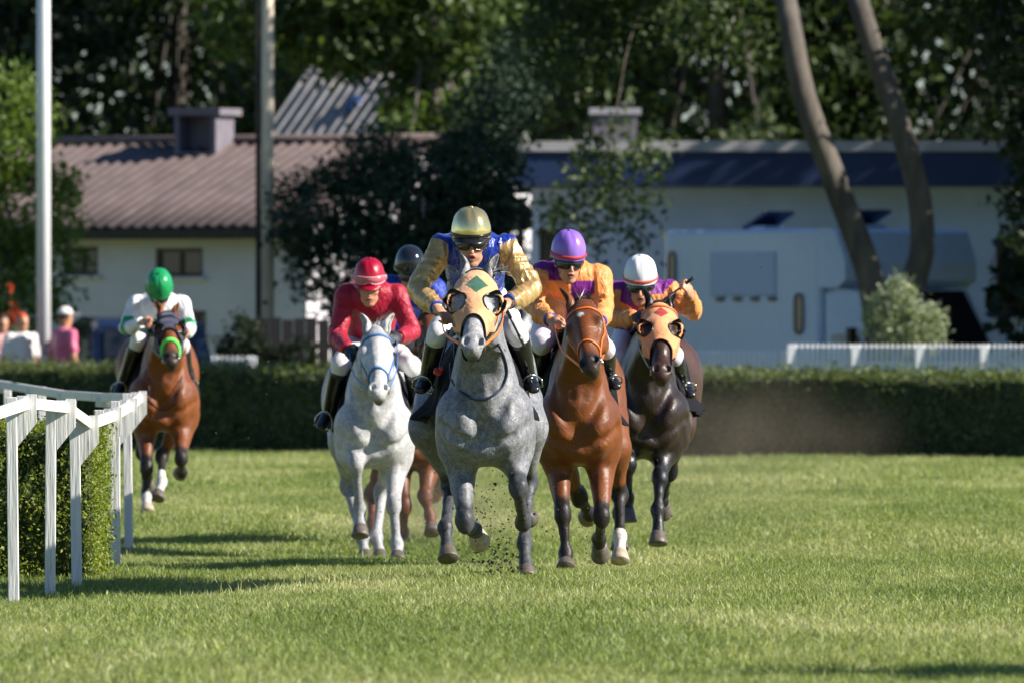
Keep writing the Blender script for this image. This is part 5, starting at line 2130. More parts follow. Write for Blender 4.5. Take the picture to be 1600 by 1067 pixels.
def window(root, o, u, x0, x1, z0, z1, frame='win_frame', glass='glass_dark', mull=1, inset=.08, sill=True):
    n = V(-u[1], u[0], 0)
    R = Matrix(((u[0], n[0], 0), (u[1], n[1], 0), (0, 0, 1)))
    w = .055
    mb = MB()
    c = lambda x, z, d=inset: Vector(o + u * x + n * d) + Vector((0, 0, z))
    mb.box(c((x0 + x1) / 2, z1 - w / 2), (x1 - x0, .05, w), R)
    mb.box(c((x0 + x1) / 2, z0 + w / 2), (x1 - x0, .05, w), R)
    for k_ in range(mull + 2):
        x = x0 + w / 2 + (x1 - x0 - w) * k_ / (mull + 1)
        mb.box(c(x, (z0 + z1) / 2), (w, .046, z1 - z0 - 2 * w), R)
    wf = mb.build('window', M[frame], root)
    mb = MB()
    mb.box(c((x0 + x1) / 2, (z0 + z1) / 2, inset + .012), (x1 - x0 - .02, .01, z1 - z0 - .02), R)
    mb.build('pane', M[glass], wf)
    if sill:
        mb = MB()
        mb.box(c((x0 + x1) / 2, z0 - .025, -.02), (x1 - x0 + .12, .12, .04), R)
        mb.build('sill', M['plaster'], wf)


yaw = math.radians(-27)
ue = V(math.cos(yaw), math.sin(yaw), 0)
bk = V(-ue[1], ue[0], 0)
hs = 112.0
corner = np.array(at(40, 533, hs)) * 1.0
corner[2] = 0
corner = corner - ue * 2.6
house = empty('house', Vector(corner), 'low white house with a brown ribbed roof and a dark window', 'house')
ez = 1.32 + (533 - 352) / hs
LEN, DEP = 6.8, 6.4
O = V(0, 0, 0)
f0 = bk * .45


def wx(px):   # distance along the wall met at pixel column px
    k_ = (px - 800) / FPX
    b_ = corner + f0
    # (b + u s).x = k * (b + u s).y
    return (k_ * b_[1] - b_[0]) / (ue[0] - k_ * ue[1])


def wz(px, py):
    s_ = wx(px)
    Y_ = (corner + f0 + ue * s_)[1]
    return CAMZ - (py - 533.5) * Y_ / FPX


w1 = (wx(243), wx(317), wz(280, 433), wz(280, 388))
w2 = (wx(100), wx(153), wz(130, 431), wz(130, 386))
w3 = (wx(288), wx(322), wz(300, 525), wz(300, 486))
mb = MB()
wall_with_holes(mb, O + f0, ue, LEN, -.2, ez - .06, .25, [w1, w2, w3])
mb.build('front_wall', M['plaster'], house)
R_ = Matrix(((ue[0], bk[0], 0), (ue[1], bk[1], 0), (0, 0, 1)))
mb = MB()
for x in (0.13, LEN - .13):
    mb.box(O + f0 + ue * x + bk * (DEP / 2 + .13) + V(0, 0, ez / 2 - .13), (.25, DEP - .27, ez + .1), R_)
    mb.build('side_wall', M['plaster'], house)
    mb = MB()
mb.box(O + f0 + ue * LEN / 2 + bk * (DEP + .12) + V(0, 0, ez / 2 - .13), (LEN, .25, ez + .1), R_)
mb.build('rear_wall', M['plaster'], house)
for w_ in (w1, w2, w3): window(house, O + f0, ue, *w_)
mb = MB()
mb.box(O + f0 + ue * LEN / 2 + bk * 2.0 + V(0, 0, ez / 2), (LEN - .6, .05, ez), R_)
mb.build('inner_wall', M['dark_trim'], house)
rise = 1.22
run = 3.75
us = unit(bk * run + V(0, 0, rise))
sl_ = math.hypot(run, rise)
roof_sheets(house, O - ue * .35 + V(0, 0, ez - .02), ue, us, 7, (LEN + .7) / 7, sl_, .20, .022, 'roof_brown')
us2 = unit(-bk * run + V(0, 0, rise))
roof_sheets(house, O - ue * .35 + bk * (2 * run) + V(0, 0, ez - .02), ue, us2, 7, (LEN + .7) / 7, sl_, .20, .022, 'roof_brown')
mb = MB()
rp = O + bk * run + V(0, 0, ez + rise + .02)
mb.tube([rp - ue * .36, rp + ue * (LEN + .36)], .07, 8)
mb.build('ridge_cap', M['roof_brown'], house)
mb = MB()
mb.box(O + ue * LEN / 2 + bk * .02 + V(0, 0, ez - .13), (LEN + .7, .05, .14), R_)
mb.build('fascia', M['dark_trim'], house)
for x in (0.0, LEN):   # gable ends under the roof
    mb = MB()
    g = [O + f0 + ue * x, O + ue * x + bk * (2 * run - .45), O + ue * x + bk * run]
    zz = [ez - .05, ez - .05, ez + rise - .12]
    vs = [p + V(0, 0, z) + ue * d for d in (-.06, .06) for p, z in zip(g, zz)]
    mb.add(vs, [(0, 1, 2), (5, 4, 3), (0, 3, 4, 1), (1, 4, 5, 2), (2, 5, 3, 0)])
    mb.build('gable', M['plaster'], house)
# the wide chimney block with its slab on the ridge
cxp = None
for s_ in np.linspace(0, LEN, 400):
    p = corner + ue * s_ + bk * (run - .3)
    if (p[0] / p[1] * FPX + 800) > 318:
        cxp = s_
        break
ch = empty('chimney', Vector(O + ue * cxp + bk * (run - .3) + V(0, 0, ez + rise - .35)))
ch.rotation_euler = (0, 0, yaw)
ch.parent = house
ch.scale = (.78, .78, .86)
mb = MB()
mb.box((0, .19, .45), (.86, .3, .75))
mb.box((-.38, -.16, .45), (.10, .40, .75))
mb.box((.38, -.16, .45), (.10, .40, .75))
mb.box((0, -.16, .15), (.66, .40, .15))
mb.build('stack', M['slab'], ch)
mb = MB()
mb.box((0, .02, .88), (1.08, .86, .12), None, .01)
mb.build('slab', M['slab'], ch)

# outbuilding with the grey ribbed roof farther back
yaw2 = math.radians(-38)
u2 = V(math.cos(yaw2), math.sin(yaw2), 0)
b2 = V(-u2[1], u2[0], 0)
p0 = np.array(at(372, 533, 98.0))
p0[2] = 0
shed = empty('outbuilding', Vector(p0), 'farther building with a steep grey ribbed roof and a small round skylight', 'building')
e2 = 1.32 + (533 - 262) / 98.0
Ls, rs, hs2 = 3.3, 1.9, 1.75
Rm = Matrix(((u2[0], b2[0], 0), (u2[1], b2[1], 0), (0, 0, 1)))
mb = MB()
mb.box(u2 * Ls / 2 + b2 * (rs + .0) + V(0, 0, e2 / 2 - .1), (Ls - .3, 2 * rs - .4, e2), Rm)
mb.build('wall', M['plaster'], shed)
uss = unit(b2 * rs + V(0, 0, hs2))
roof_sheets(shed, V(0, 0, e2 - .03), u2, uss, 4, Ls / 4, math.hypot(rs, hs2), .22, .032, 'roof_grey')
roof_sheets(shed, b2 * 2 * rs + V(0, 0, e2 - .03), u2, unit(-b2 * rs + V(0, 0, hs2)), 4, Ls / 4, math.hypot(rs, hs2), .22, .032, 'roof_grey')
mb = MB()
for x in (.2, Ls - .2):
    g = [u2 * x + b2 * .2, u2 * x + b2 * (2 * rs - .2), u2 * x + b2 * rs]
    vs = [p + V(0, 0, z) + u2 * d for d in (-.05, .05) for p, z in zip(g, (e2 - .1, e2 - .1, e2 + hs2 - .2))]
    mb.add(vs, [(0, 1, 2), (5, 4, 3), (0, 3, 4, 1), (1, 4, 5, 2), (2, 5, 3, 0)])
    mb.build('gable', M['plaster'], shed)
    mb = MB()
nr2 = unit(np.cross(u2, uss))
c_ = V(0, 0, e2) + u2 * (Ls * .46) + uss * 1.45 + nr2 * .05
mb.ball(c_, (.15, .20, .05), Matrix((u2, uss, nr2)).transposed(), 16, 8)
mb.build('skylight', plain("blue_skylight", (.03, .06, .16), .15), shed)

# ------------------------------------------------------------------ right building
M['white_wall_shade_blue'] = plain("white_wall_shade_blue", (.46, .56, .76), .85, var=.10, scale=1.5, bump=.1)  # white wall; the blue of its skylit shade is put into the colour
M['navy'] = plain("navy_fascia", (.010, .028, .095), .55, var=.15, scale=1.2)
M['grey_felt'] = plain("grey_roof_edge", (.36, .35, .37), .8, var=.2, scale=3)
rb = 111.0
Yb = FPX / rb
X0, X1 = (818 - 800) / rb, 9.6
bld = empty('building', (X0, Yb, 0), 'long flat roofed white building with a deep navy fascia behind the lorry', 'building')
zt, zf, zb = 1.32 + (533 - 222) / rb, 1.32 + (533 - 238) / rb, 1.32 + (533 - 292) / rb
LW = X1 - X0
wxr = [(1556 - 800) / rb - X0, (1640 - 800) / rb - X0]
wzr = (1.32 + (533 - 497) / rb, 1.32 + (533 - 372) / rb)
mb = MB()
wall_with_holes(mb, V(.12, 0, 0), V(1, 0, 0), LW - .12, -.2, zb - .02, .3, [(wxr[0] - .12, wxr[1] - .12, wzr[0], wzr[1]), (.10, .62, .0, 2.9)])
mb.build('front_wall', M['white_wall_shade_blue'], bld)
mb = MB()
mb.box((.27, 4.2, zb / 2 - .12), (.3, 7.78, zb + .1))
mb.build('side_wall', M['white_wall_shade_blue'], bld)
mb = MB()
mb.box((LW / 2 + .2, 8.0, zb / 2 - .12), (LW - .4, .3, zb + .1))
mb.build('rear_wall', M['white_wall_shade_blue'], bld)
mb = MB()
mb.box((LW / 2, 3.8, zb + .06), (LW + .2, 8.6, .12))
mb.build('roof', M['grey_felt'], bld)
mb = MB()
mb.box((LW / 2 - .05, -.52, (zf + zb) / 2), (LW + .3, .06, zf - zb))
mb.build('fascia', M['navy'], bld)
mb = MB()
mb.box((-.23, 3.8, (zf + zb) / 2), (.06, 8.54, zf - zb))
mb.build('fascia', M['navy'], bld)
mb = MB()
mb.box((LW / 2 - .05, -.42, (zf + zt) / 2 + .004), (LW + .36, .36, zt - zf))
mb.build('roof_edge', M['grey_felt'], bld)
window(bld, V(0, 0, 0), V(1, 0, 0), wxr[0], wxr[1], wzr[0], wzr[1], mull=0, inset=.14)
window(bld, V(0, 0, 0), V(1, 0, 0), .22, .74, .02, 2.9, mull=0, inset=.14, sill=False)
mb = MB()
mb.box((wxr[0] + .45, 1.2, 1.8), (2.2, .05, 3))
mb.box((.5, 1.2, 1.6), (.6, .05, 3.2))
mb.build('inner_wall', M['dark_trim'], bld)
chx = (963 - 800) / rb - X0
mb = MB()
mb.box((chx, 2.0, zt + .12), (.62, .5, .60))
ck = mb.build('chimney', M['slab'], bld)
mb = MB()
mb.box((chx, 2.0, zt + .47), (.74, .62, .09))
mb.build('slab', M['grey_felt'], ck)

# ------------------------------------------------------------------ white lorry
M['van_white_shade_blue'] = plain("white_van_shade_blue", (.62, .74, .90), .25, var=.03, spec=.6)  # white bodywork with the blue cast of the shade mixed into its colour
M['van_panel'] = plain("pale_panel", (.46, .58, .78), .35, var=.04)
M['tyre'] = plain("tyre_rubber", (.015, .015, .015), .8)
M['vent_navy'] = plain("dark_blue_vent", (.015, .04, .12), .4)
sv = 119.0
pv = np.array(at(1278, 533, sv))
th_v = math.radians(34)
fv = V(math.sin(th_v), -math.cos(th_v), 0)          # the way it faces: to the right and towards the course
lorry = empty('lorry', (pv[0], pv[1], 0), 'white horse lorry parked behind the picket fence and trees', 'lorry')
lorry.rotation_euler = (0, 0, math.atan2(fv[1], fv[0]))
# local: +x forward, +y its left (away), -y its right side (seen); origin at the foot of the bulkhead, right side
zt_v = 1.32 + (533 - 357) / sv


def rbox(mb, x0, x1, y0, y1, z0, z1, bev=.05):
    mb.box(((x0 + x1) / 2, (y0 + y1) / 2, (z0 + z1) / 2), (x1 - x0, y1 - y0, z1 - z0), None, bev)


mb = MB()
rbox(mb, -3.55, .02, 0, 2.15, .55, zt_v, .06)
mb.build('horse_box', M['van_white_shade_blue'], lorry)
mb = MB()
# luton over the cab, its front leaning forward to a rounded top
prof = [(.0, 2.02), (.42, 2.02), (.60, 2.12), (.60, 2.36), (.40, zt_v - .05), (.30, zt_v), (.0, zt_v)]
mb.loft([[V(x, y, z) for x, z in prof] for y in (.01, .06, 2.09, 2.14)], True, False)
mb.build('luton', M['van_white_shade_blue'], lorry)
mb = MB()
prof = [(.03, .5), (1.75, .5), (1.78, 1.02), (1.30, 1.18), (1.14, 1.22), (.62, 2.0), (.03, 2.015)]
rows = []
for y, ins in ((.06, .05), (.12, .0), (2.03, .0), (2.09, .05)):
    rows.append([V(x - (ins if x > .5 else 0), y + (.07 if z > 1.5 and y < 1 else (-.07 if z > 1.5 else 0)), z) for x, z in prof])
mb.loft(rows, True, False)
mb.build('cab', M['van_white_shade_blue'], lorry)
mb = MB()
a0, a1 = V(1.145, 0, 1.235), V(.635, 0, 1.975)
nn_ = unit(V(a1[2] - a0[2], 0, -(a1[0] - a0[0])))
q = [a0 + V(0, .17, 0), a0 + V(0, 1.98, 0), a1 + V(0, 1.90, 0), a1 + V(0, .25, 0)]
mb.add([p + nn_ * .012 for p in q] + [p + nn_ * .002 for p in q], [(0, 1, 2, 3), (7, 6, 5, 4), (0, 4, 5, 1), (1, 5, 6, 2), (2, 6, 7, 3), (3, 7, 4, 0)])
mb.build('windscreen', M['glass_dark'], lorry)
dr = MB()
rbox(dr, .12, .98, .040, .058, .62, 1.95, .004)
door = dr.build('door', M['van_white_shade_blue'], lorry)
mb = MB()
q = [V(.22, .036, 1.30), V(.92, .036, 1.30), V(.66, .056, 1.88), V(.22, .056, 1.88)]
mb.add(q + [p + V(0, .012, 0) for p in q], [(0, 1, 2, 3), (7, 6, 5, 4), (0, 4, 5, 1), (1, 5, 6, 2), (2, 6, 7, 3), (3, 7, 4, 0)])
mb.build('door_window', plain("teal_glass", (.05, .12, .15), .1, spec=.7), door)
mb = MB()
rbox(mb, .84, .92, -.16, -.02, 1.22, 1.50, .02)
mb.tube([V(.88, .05, 1.30), V(.88, -.05, 1.34)], .015, 6)
mb.build('mirror', M['black_plastic'], door)
for (xc, zc, w_, h_) in ((-3.35, 1.32 + (533 - 420) / sv, .13, .42), (-.42, 1.32 + (533 - 490) / sv, .15, .46)):
    mb = MB()
    ov = [V(xc + w_ * .62 * math.copysign(abs(math.cos(a)) ** .5, math.cos(a)), -.012, zc + h_ * .56 * math.copysign(abs(math.sin(a)) ** .5, math.sin(a))) for a in np.linspace(0, 2 * math.pi, 25)[:-1]]
    mb.tube(ov, .018, 6, closed=True)
    wf = mb.build('window', M['black_plastic'], lorry)
    mb = MB()
    ov2 = [V(p[0], -.010, p[2]) for p in ov]
    mb.add(ov2, [tuple(range(24))])
    mb.build('pane', M['glass_dark'], wf)
mb = MB()
rbox(mb, -2.45, -.95, -.022, .0, 1.32 + (533 - 462) / sv, 1.32 + (533 - 392) / sv, .008)
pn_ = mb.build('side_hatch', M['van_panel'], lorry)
for k_ in range(4):
    x = -2.3 + .4 * k_
    mb = MB()
    rbox(mb, x, x + .16, -.034, -.004, 1.32 + (533 - 470) / sv, 1.32 + (533 - 463) / sv, .006)
    mb.build('hinge', M['black_plastic'], pn_)
for x in (-2.4, -.2):
    mb = MB()
    R_v = Matrix.Rotation(math.radians(-22), 3, 'Y')
    mb.box((x, .9, zt_v + .13), (.55, .5, .04), R_v)
    vt = mb.build('roof_vent', M['vent_navy'], lorry)
    mb = MB()
    rbox(mb, x - .2, x + .2, .7, 1.1, zt_v - .01, zt_v + .06, .01)
    mb.build('vent_base', M['van_panel'], vt)
for x in (-2.7, .95):
    for y in (.16, 1.98):
        mb = MB()
        mb.tube([V(x, y - .12, .42), V(x, y + .12, .42)], .42, 20)
        wl = mb.build('wheel', M['tyre'], lorry)
        mb = MB()
        mb.tube([V(x, y - .128, .42), V(x, y + .128, .42)], .24, 14)
        mb.build('rim', M['steel'], wl)
mb = MB()
rbox(mb, -3.5, .1, .3, 1.85, .32, .58, .02)
mb.build('chassis', M['black_plastic'], lorry)
for y in (.18, 1.85):
    mb = MB()
    mb.box((1.765, y + .06, .82), (.05, .3, .16), None, .02)
    mb.build('headlight', M['glass_dark'], lorry)
mb = MB()
rbox(mb, 1.70, 1.86, .06, 2.09, .36, .62, .04)
mb.build('bumper', M['black_plastic'], lorry)

# ------------------------------------------------------------------ dark car on the left
sc_c = 121.5
pc = np.array(at(205, 533, sc_c))
car = empty('parked_car', (pc[0], pc[1], 0), 'dark blue car parked behind the picket fence at the left', 'car')
car.rotation_euler = (0, 0, math.radians(100))
mb = MB()
body = [(-2.05, .45), (-2.05, .95), (-1.85, 1.05), (1.0, 1.08), (1.75, .98), (2.05, .80), (2.08, .42)]
rows = []
for y, ins in ((-.86, .06), (-.80, 0), (.80, 0), (.86, .06)):
    rows.append([V(x * (1 - ins * .3), y, .42 + (z - .42) * (1 - ins)) for x, z in body] + [V(1.9, y, .30), V(-1.9, y, .30)])
mb.loft(rows, True, True)
M['car_blue'] = plain("dark_blue_car_paint", (.008, .016, .042), .2, var=.03, spec=.7)
mb.build('body', M['car_blue'], car)
mb = MB()
rows = []
gh = [(-1.95, 1.0), (-1.60, 1.50), (-1.35, 1.60), (.0, 1.64), (.35, 1.58), (1.05, 1.05)]
for y, k_ in ((-.78, 0), (-.70, 1), (.70, 1), (.78, 0)):
    rows.append([V(x, y * (1 - .14 * (z - 1.0)), z - (.05 if k_ == 0 and z > 1.2 else 0)) for x, z in gh])
mb.loft(rows, True, False)
mb.build('cabin', M['car_blue'], car)
for sg in (-1, 1):
    mb = MB()
    for x0, x1, xa, xb in ((-1.62, -.62, -1.45, -.62), (-.52, .72, -.52, .30)):
        q = [V(x0, sg * .795, 1.10), V(x1, sg * .795, 1.10), V(xb, sg * .735, 1.54), V(xa, sg * .735, 1.54)]
        mb.add(q + [p - V(0, sg * .02, 0) for p in q], [(0, 1, 2, 3), (7, 6, 5, 4), (0, 4, 5, 1), (1, 5, 6, 2), (2, 6, 7, 3), (3, 7, 4, 0)])
        mb.build('side_window', M['glass_dark'], car)
        mb = MB()
mb = MB()
q = [V(1.02, -.66, 1.10), V(1.02, .66, 1.10), V(.42, .62, 1.56), V(.42, -.62, 1.56)]
n_ = V(.6, 0, .78) * .02
mb.add([p + n_ for p in q] + [p - n_ for p in q], [(0, 1, 2, 3), (7, 6, 5, 4), (0, 4, 5, 1), (1, 5, 6, 2), (2, 6, 7, 3), (3, 7, 4, 0)])
mb.build('windscreen', M['glass_dark'], car)
mb = MB()
q = [V(-1.915, -.62, 1.08), V(-1.915, .62, 1.08), V(-1.66, .58, 1.46), V(-1.66, -.58, 1.46)]
n_ = V(-.85, 0, .5) * .025
mb.add([p + n_ for p in q] + [p - n_ for p in q], [(3, 2, 1, 0), (4, 5, 6, 7), (0, 1, 5, 4), (1, 2, 6, 5), (2, 3, 7, 6), (3, 0, 4, 7)])
mb.build('rear_window', M['glass_dark'], car)
for y in (-.70, .70):
    mb = MB()
    mb.box((-2.05, y, .84), (.05, .22, .16), None, .01)
    mb.build('tail_lamp', plain("red_lamp_glass", (.25, .01, .01), .2), car)
for x in (-1.3, 1.35):
    for y in (-.78, .78):
        mb = MB()
        mb.tube([V(x, y - .1, .32), V(x, y + .1, .32)], .32, 18)
        wl = mb.build('wheel', M['tyre'], car)
        mb = MB()
        mb.tube([V(x, y - .105, .32), V(x, y + .105, .32)], .19, 12)
        mb.build('rim', M['steel'], wl)

# ------------------------------------------------------------------ bystanders
def bystander(label, px, Y, height, shirt, trousers, hair, face=(0, -1), cap=None, seed=1):
    b = gp(px, Y)
    root = empty('person', Vector(b), label, 'person', 'bystanders behind the hedge')
    k = height / 1.75
    f = unit(V(face[0], face[1], 0))
    s = V(-f[1], f[0], 0)

    def p(u, fw_, z): return (s * u + f * fw_ + V(0, 0, z)) * k
    F = Field((-.5 * k, -.5 * k, -.05), (.5 * k, .5 * k, 1.85 * k), .014)
    side = s
    F.chain([p(0, 0, .92), p(0, .01, 1.15), p(0, 0, 1.38)], [(.15, .10), (.15, .105), (.17, .10)], .03, side=side)
    for sg in (-1, 1):
        F.chain([p(sg * .18, 0, 1.42), p(sg * .24, -.02, 1.14), p(sg * .22, .10, .92)], [.06, .047, .034], .03)
        F.ell(p(sg * .22, .13, .86), .045, .02)
        F.chain([p(sg * .09, 0, .92), p(sg * .10, .02, .50), p(sg * .11, -.02, .08)], [.095, .065, .045], .03)
        F.chain([p(sg * .11, -.04, .04), p(sg * .12, .14, .03)], [.045, .035], .02)
    F.chain([p(0, 0, 1.42), p(0, .02, 1.56)], [.06, .052], .03)
    F.ell(p(0, .02, 1.64), V(.078, .095, .115) * k, .02, (s, f, (0, 0, 1)))
    F.chain([p(0, .10, 1.64), p(0, .125, 1.61)], [.012, .016], .01)
    F.ell(p(0, .06, 1.55), .05 * k, .03)
    q_, fc = F.mesh('person', 2)
    z = q_[:, 2] / k
    u_ = q_ @ s / k
    w_ = q_ @ f / k
    col = np.tile(V(*SKIN), (len(q_), 1))
    hm_ = (z > 1.60) & ((w_ < .03) | (z > 1.69))
    col[hm_] = hair
    me = mesh_np('person_body', q_, fc)
    set_attr(me, 'skin', col)
    link('body', me, M['skin'], root)
    G = Field((-.5 * k, -.5 * k, .7), (.5 * k, .5 * k, 1.6 * k), .014)
    G.chain([p(0, 0, .90), p(0, .01, 1.15), p(0, 0, 1.40)], [(.17, .12), (.17, .125), (.185, .115)], .03, side=side)
    for sg in (-1, 1): G.chain([p(sg * .17, 0, 1.42), p(sg * .225, -.015, 1.22)], [.075, .065], .03)
    G.ell(p(0, 0, 1.44), (.09, .09, .05), .04)
    G.waves(.006, 24, 8, seed=seed)
    q_, fc = G.mesh('shirt', 1)
    me = mesh_np('shirt', q_, fc)
    set_attr(me, 'dye', np.tile(V(*shirt), (len(q_), 1)))
    link('shirt', me, M['silk'], root)
    G = Field((-.5 * k, -.5 * k, 0), (.5 * k, .5 * k, 1.1 * k), .014)
    for sg in (-1, 1): G.chain([p(sg * .085, 0, .92), p(sg * .10, .02, .50), p(sg * .11, -.02, .12)], [.125, .085, .07], .03)
    q_, fc = G.mesh('trousers', 1)
    me = mesh_np('trousers', q_, fc)
    set_attr(me, 'dye', np.tile(V(*trousers), (len(q_), 1)))
    link('trousers', me, M['silk'], root)
    if cap:
        mb = MB()
        rows = [[p(math.cos(a) * .092 * math.cos(e), .015 + math.sin(a) * .108 * math.cos(e), 1.67 + .10 * math.sin(e)) for a in np.linspace(0, 2 * math.pi, 19)[:-1]] for e in np.radians([0, 20, 40, 60, 78, 89])]
        mb.loft(rows)
        mb.box(p(0, .15, 1.675), (.14 * k, .12 * k, .012))
        mb.build('cap', cap, root)
    return root


bystander('person in a pink shirt standing between the lamp post and the dark car', 100, 144.5, 1.78, (.60, .10, .22), (.05, .06, .10), (.05, .03, .02), face=(.8, .6), cap=plain("white_cap", (.7, .65, .65), .7))
bystander('person in a white shirt standing left of the lamp post', 33, 144.8, 1.72, (.70, .66, .66), (.30, .30, .34), (.55, .09, .02), face=(.5, -.8), seed=4)
bystander('person in a pale pink shirt at the very edge beside the white shirt', 3, 145.5, 1.70, (.72, .38, .36), (.06, .07, .12), (.04, .03, .02), face=(.3, -.9), seed=6)

# ------------------------------------------------------------------ trees and bushes
DK = ((.009, .020, .008), (.034, .056, .020))
MID = ((.026, .054, .013), (.11, .16, .038))
LT = ((.06, .11, .018), (.19, .26, .045))
EV = ((.012, .032, .020), (.048, .088, .052))

# the two leaning trunks before the lorry: crowns mostly above the frame
bA = gp(1378, 142.5)


def loc(px, py, Y, base):
    sc = FPX / Y
    return V((px - 800) / sc, Y, CAMZ - (py - 533.5) / sc) - base


tree('leaning_tree', 'tall tree with a grey trunk leaning left, before the white lorry', Vector(bA),
     [V(0, 0, -.2), loc(1366, 470, 142.5, bA), loc(1310, 300, 142.5, bA), loc(1256, 150, 142.3, bA), loc(1225, -10, 142.6, bA), loc(1180, -220, 145, bA)], .185, .13,
     [(loc(1100, -140, 147, bA), (1.9, 1.6, 1.0)), (loc(1230, -280, 148, bA), (2.2, 1.8, 1.3)), (loc(1000, -30, 147, bA), (1.2, 1.2, .75)), (loc(900, 60, 147, bA), (.85, 1.0, .6)),
      (loc(960, 250, 145, bA), (.55, .5, .50)), (loc(905, 330, 145, bA), (.45, .45, .42)), (loc(985, 345, 145, bA), (.28, .3, .38)), (loc(1120, 30, 143, bA), (.7, .8, .5))],
     26000, .058, ((.02, .04, .012), (.085, .125, .032)), seed=11, clump=.28, nl=3, limbs=[([loc(1040, -60, 146.5, bA), loc(985, 60, 146, bA), loc(955, 210, 145.3, bA), loc(905, 330, 145, bA)], .013, .007), ([loc(955, 210, 145.3, bA), loc(975, 290, 145.1, bA), loc(985, 345, 145, bA)], .012, .006)])
bB = gp(1425, 143.2)
tree('leaning_tree', 'tall tree with a curved grey trunk right of the other one', Vector(bB),
     [V(0, 0, -.2), loc(1425, 470, 143.2, bB), loc(1440, 390, 143.2, bB), loc(1432, 290, 143.2, bB), loc(1390, 150, 143.2, bB), loc(1338, -10, 143.6, bB), loc(1300, -240, 146, bB)], .175, .13,
     [(loc(1420, -240, 148, bB), (2.2, 1.8, 1.3)), (loc(1560, -150, 148, bB), (1.7, 1.6, 1.1)), (loc(1500, -10, 148, bB), (.9, 1.0, .55)), (loc(1690, -50, 147, bB), (1.5, 1.5, 1.0))],
     14000, .062, ((.02, .04, .012), (.085, .125, .032)), seed=12, clump=.28, nl=2)
bC = gp(1640, 137)
tree('dark_tree', 'dark dense tree filling the upper right edge', Vector(bC),
     [V(0, 0, -.2), V(.05, 0, 2.0), V(-.1, 0, 4.5), V(0, 0, 7)], .26, .10,
     [(loc(1640, 60, 137, bC), (.75, 1.0, 1.3)), (loc(1700, 230, 137, bC), (.9, 1.0, .7)), (loc(1625, -150, 137, bC), (1.2, 1.3, 1.2)), (loc(1600, 310, 137, bC), (.22, .3, .2)), (loc(1585, 370, 136.5, bC), (.10, .15, .16))],
     26000, .06, DK, seed=13, clump=.22, nl=1)
# shrub at the foot of the trunks
bS = gp(1412, 139.2)
tree('shrub', 'pale grey green shrub at the foot of the two leaning trunks', Vector(bS), [V(0, 0, -.1), V(0, 0, .5), V(.0, 0, 1.1)], .04, .02,
     [(loc(1395, 500, 139.2, bS), (.33, .3, .42)), (loc(1440, 515, 139.2, bS), (.30, .3, .30)), (loc(1405, 462, 139.2, bS), (.20, .2, .20))],
     4200, .030, ((.16, .20, .13), (.42, .46, .34)), seed=14, clump=.10, cat='shrub')
# evergreen in the middle
bE = gp(620, 150)
tree('evergreen', 'broad dark feathery evergreen behind the leading jockey', Vector(bE), [V(0, 0, -.2), V(0, 0, 1.4), V(.1, 0, 2.8), V(.1, 0, 4)], .18, .06,
     [(loc(560, 420, 150, bE), (.95, .9, .62)), (loc(640, 330, 150, bE), (1.15, 1.1, .75)), (loc(740, 300, 150.5, bE), (.75, .9, .75)), (loc(480, 350, 149.5, bE), (.45, .6, .42)),
      (loc(700, 440, 150, bE), (.95, .9, .7)), (loc(590, 250, 150, bE), (.5, .6, .35)), (loc(760, 200, 151, bE), (.55, .6, .6)), (loc(800, 120, 152, bE), (.4, .5, .5)), (loc(450, 300, 150, bE), (.25, .3, .15)), (loc(520, 280, 150, bE), (.35, .4, .18)), (loc(620, 500, 150, bE), (1.0, .8, .5))],
     34000, .048, EV, seed=15, clump=.22, mat='needle', per=12, fill=.35, bark='bark_dark', up=.0)
# left tree
bL = gp(0, 150)
tree('leafy_tree', 'bright green leafy tree at the left edge behind the lamp post', Vector(bL), [V(0, 0, -.2), V(-.1, 0, 1.2), V(-.2, 0, 2.6), V(-.2, 0, 4)], .16, .06,
     [(loc(15, 200, 150, bL), (.62, .8, .8)), (loc(35, 330, 150, bL), (.75, .8, .65)), (loc(-40, 420, 150, bL), (1.0, .9, .7)), (loc(70, 420, 149.5, bL), (.52, .5, .45)), (loc(-90, 250, 150, bL), (.9, .9, .9)), (loc(95, 300, 150, bL), (.25, .3, .25)), (loc(40, 480, 149, bL), (.5, .5, .3))],
     12000, .055, LT, seed=16, clump=.20)
# dark bushes under the house
bH = gp(450, 146.5)
tree('bush', 'dark green bush in front of the house wall, left of the evergreen', Vector(gp(378, 146.5)), [V(0, 0, -.1), V(0, 0, .6), V(0, 0, 1.2)], .04, .02,
     [(V(0, 0, 1.25), (.30, .3, .42)), (V(.15, 0, .8), (.55, .4, .6)), (V(.7, 0, 1.0), (.35, .3, .35))], 5200, .035, DK, seed=17, clump=.10, cat='bush')
M['dark_fence'] = plain("dark_timber_fence", (.018, .015, .016), .8)
df = empty('dark_fence', Vector(gp(468, 146.8)), 'dark timber fence between the bush and the evergreen', 'fence')
for k_ in range(9):
    mb = MB()
    mb.box((-.62 + .155 * k_, 0, .80), (.14, .03, 1.66 + .03 * (k_ % 3)))
    mb.build('board', M['dark_fence'], df)
for z in (.4, 1.3):
    mb = MB()
    mb.box((0, .032, z), (1.5, .03, .09))
    mb.build('rail', M['dark_fence'], df)
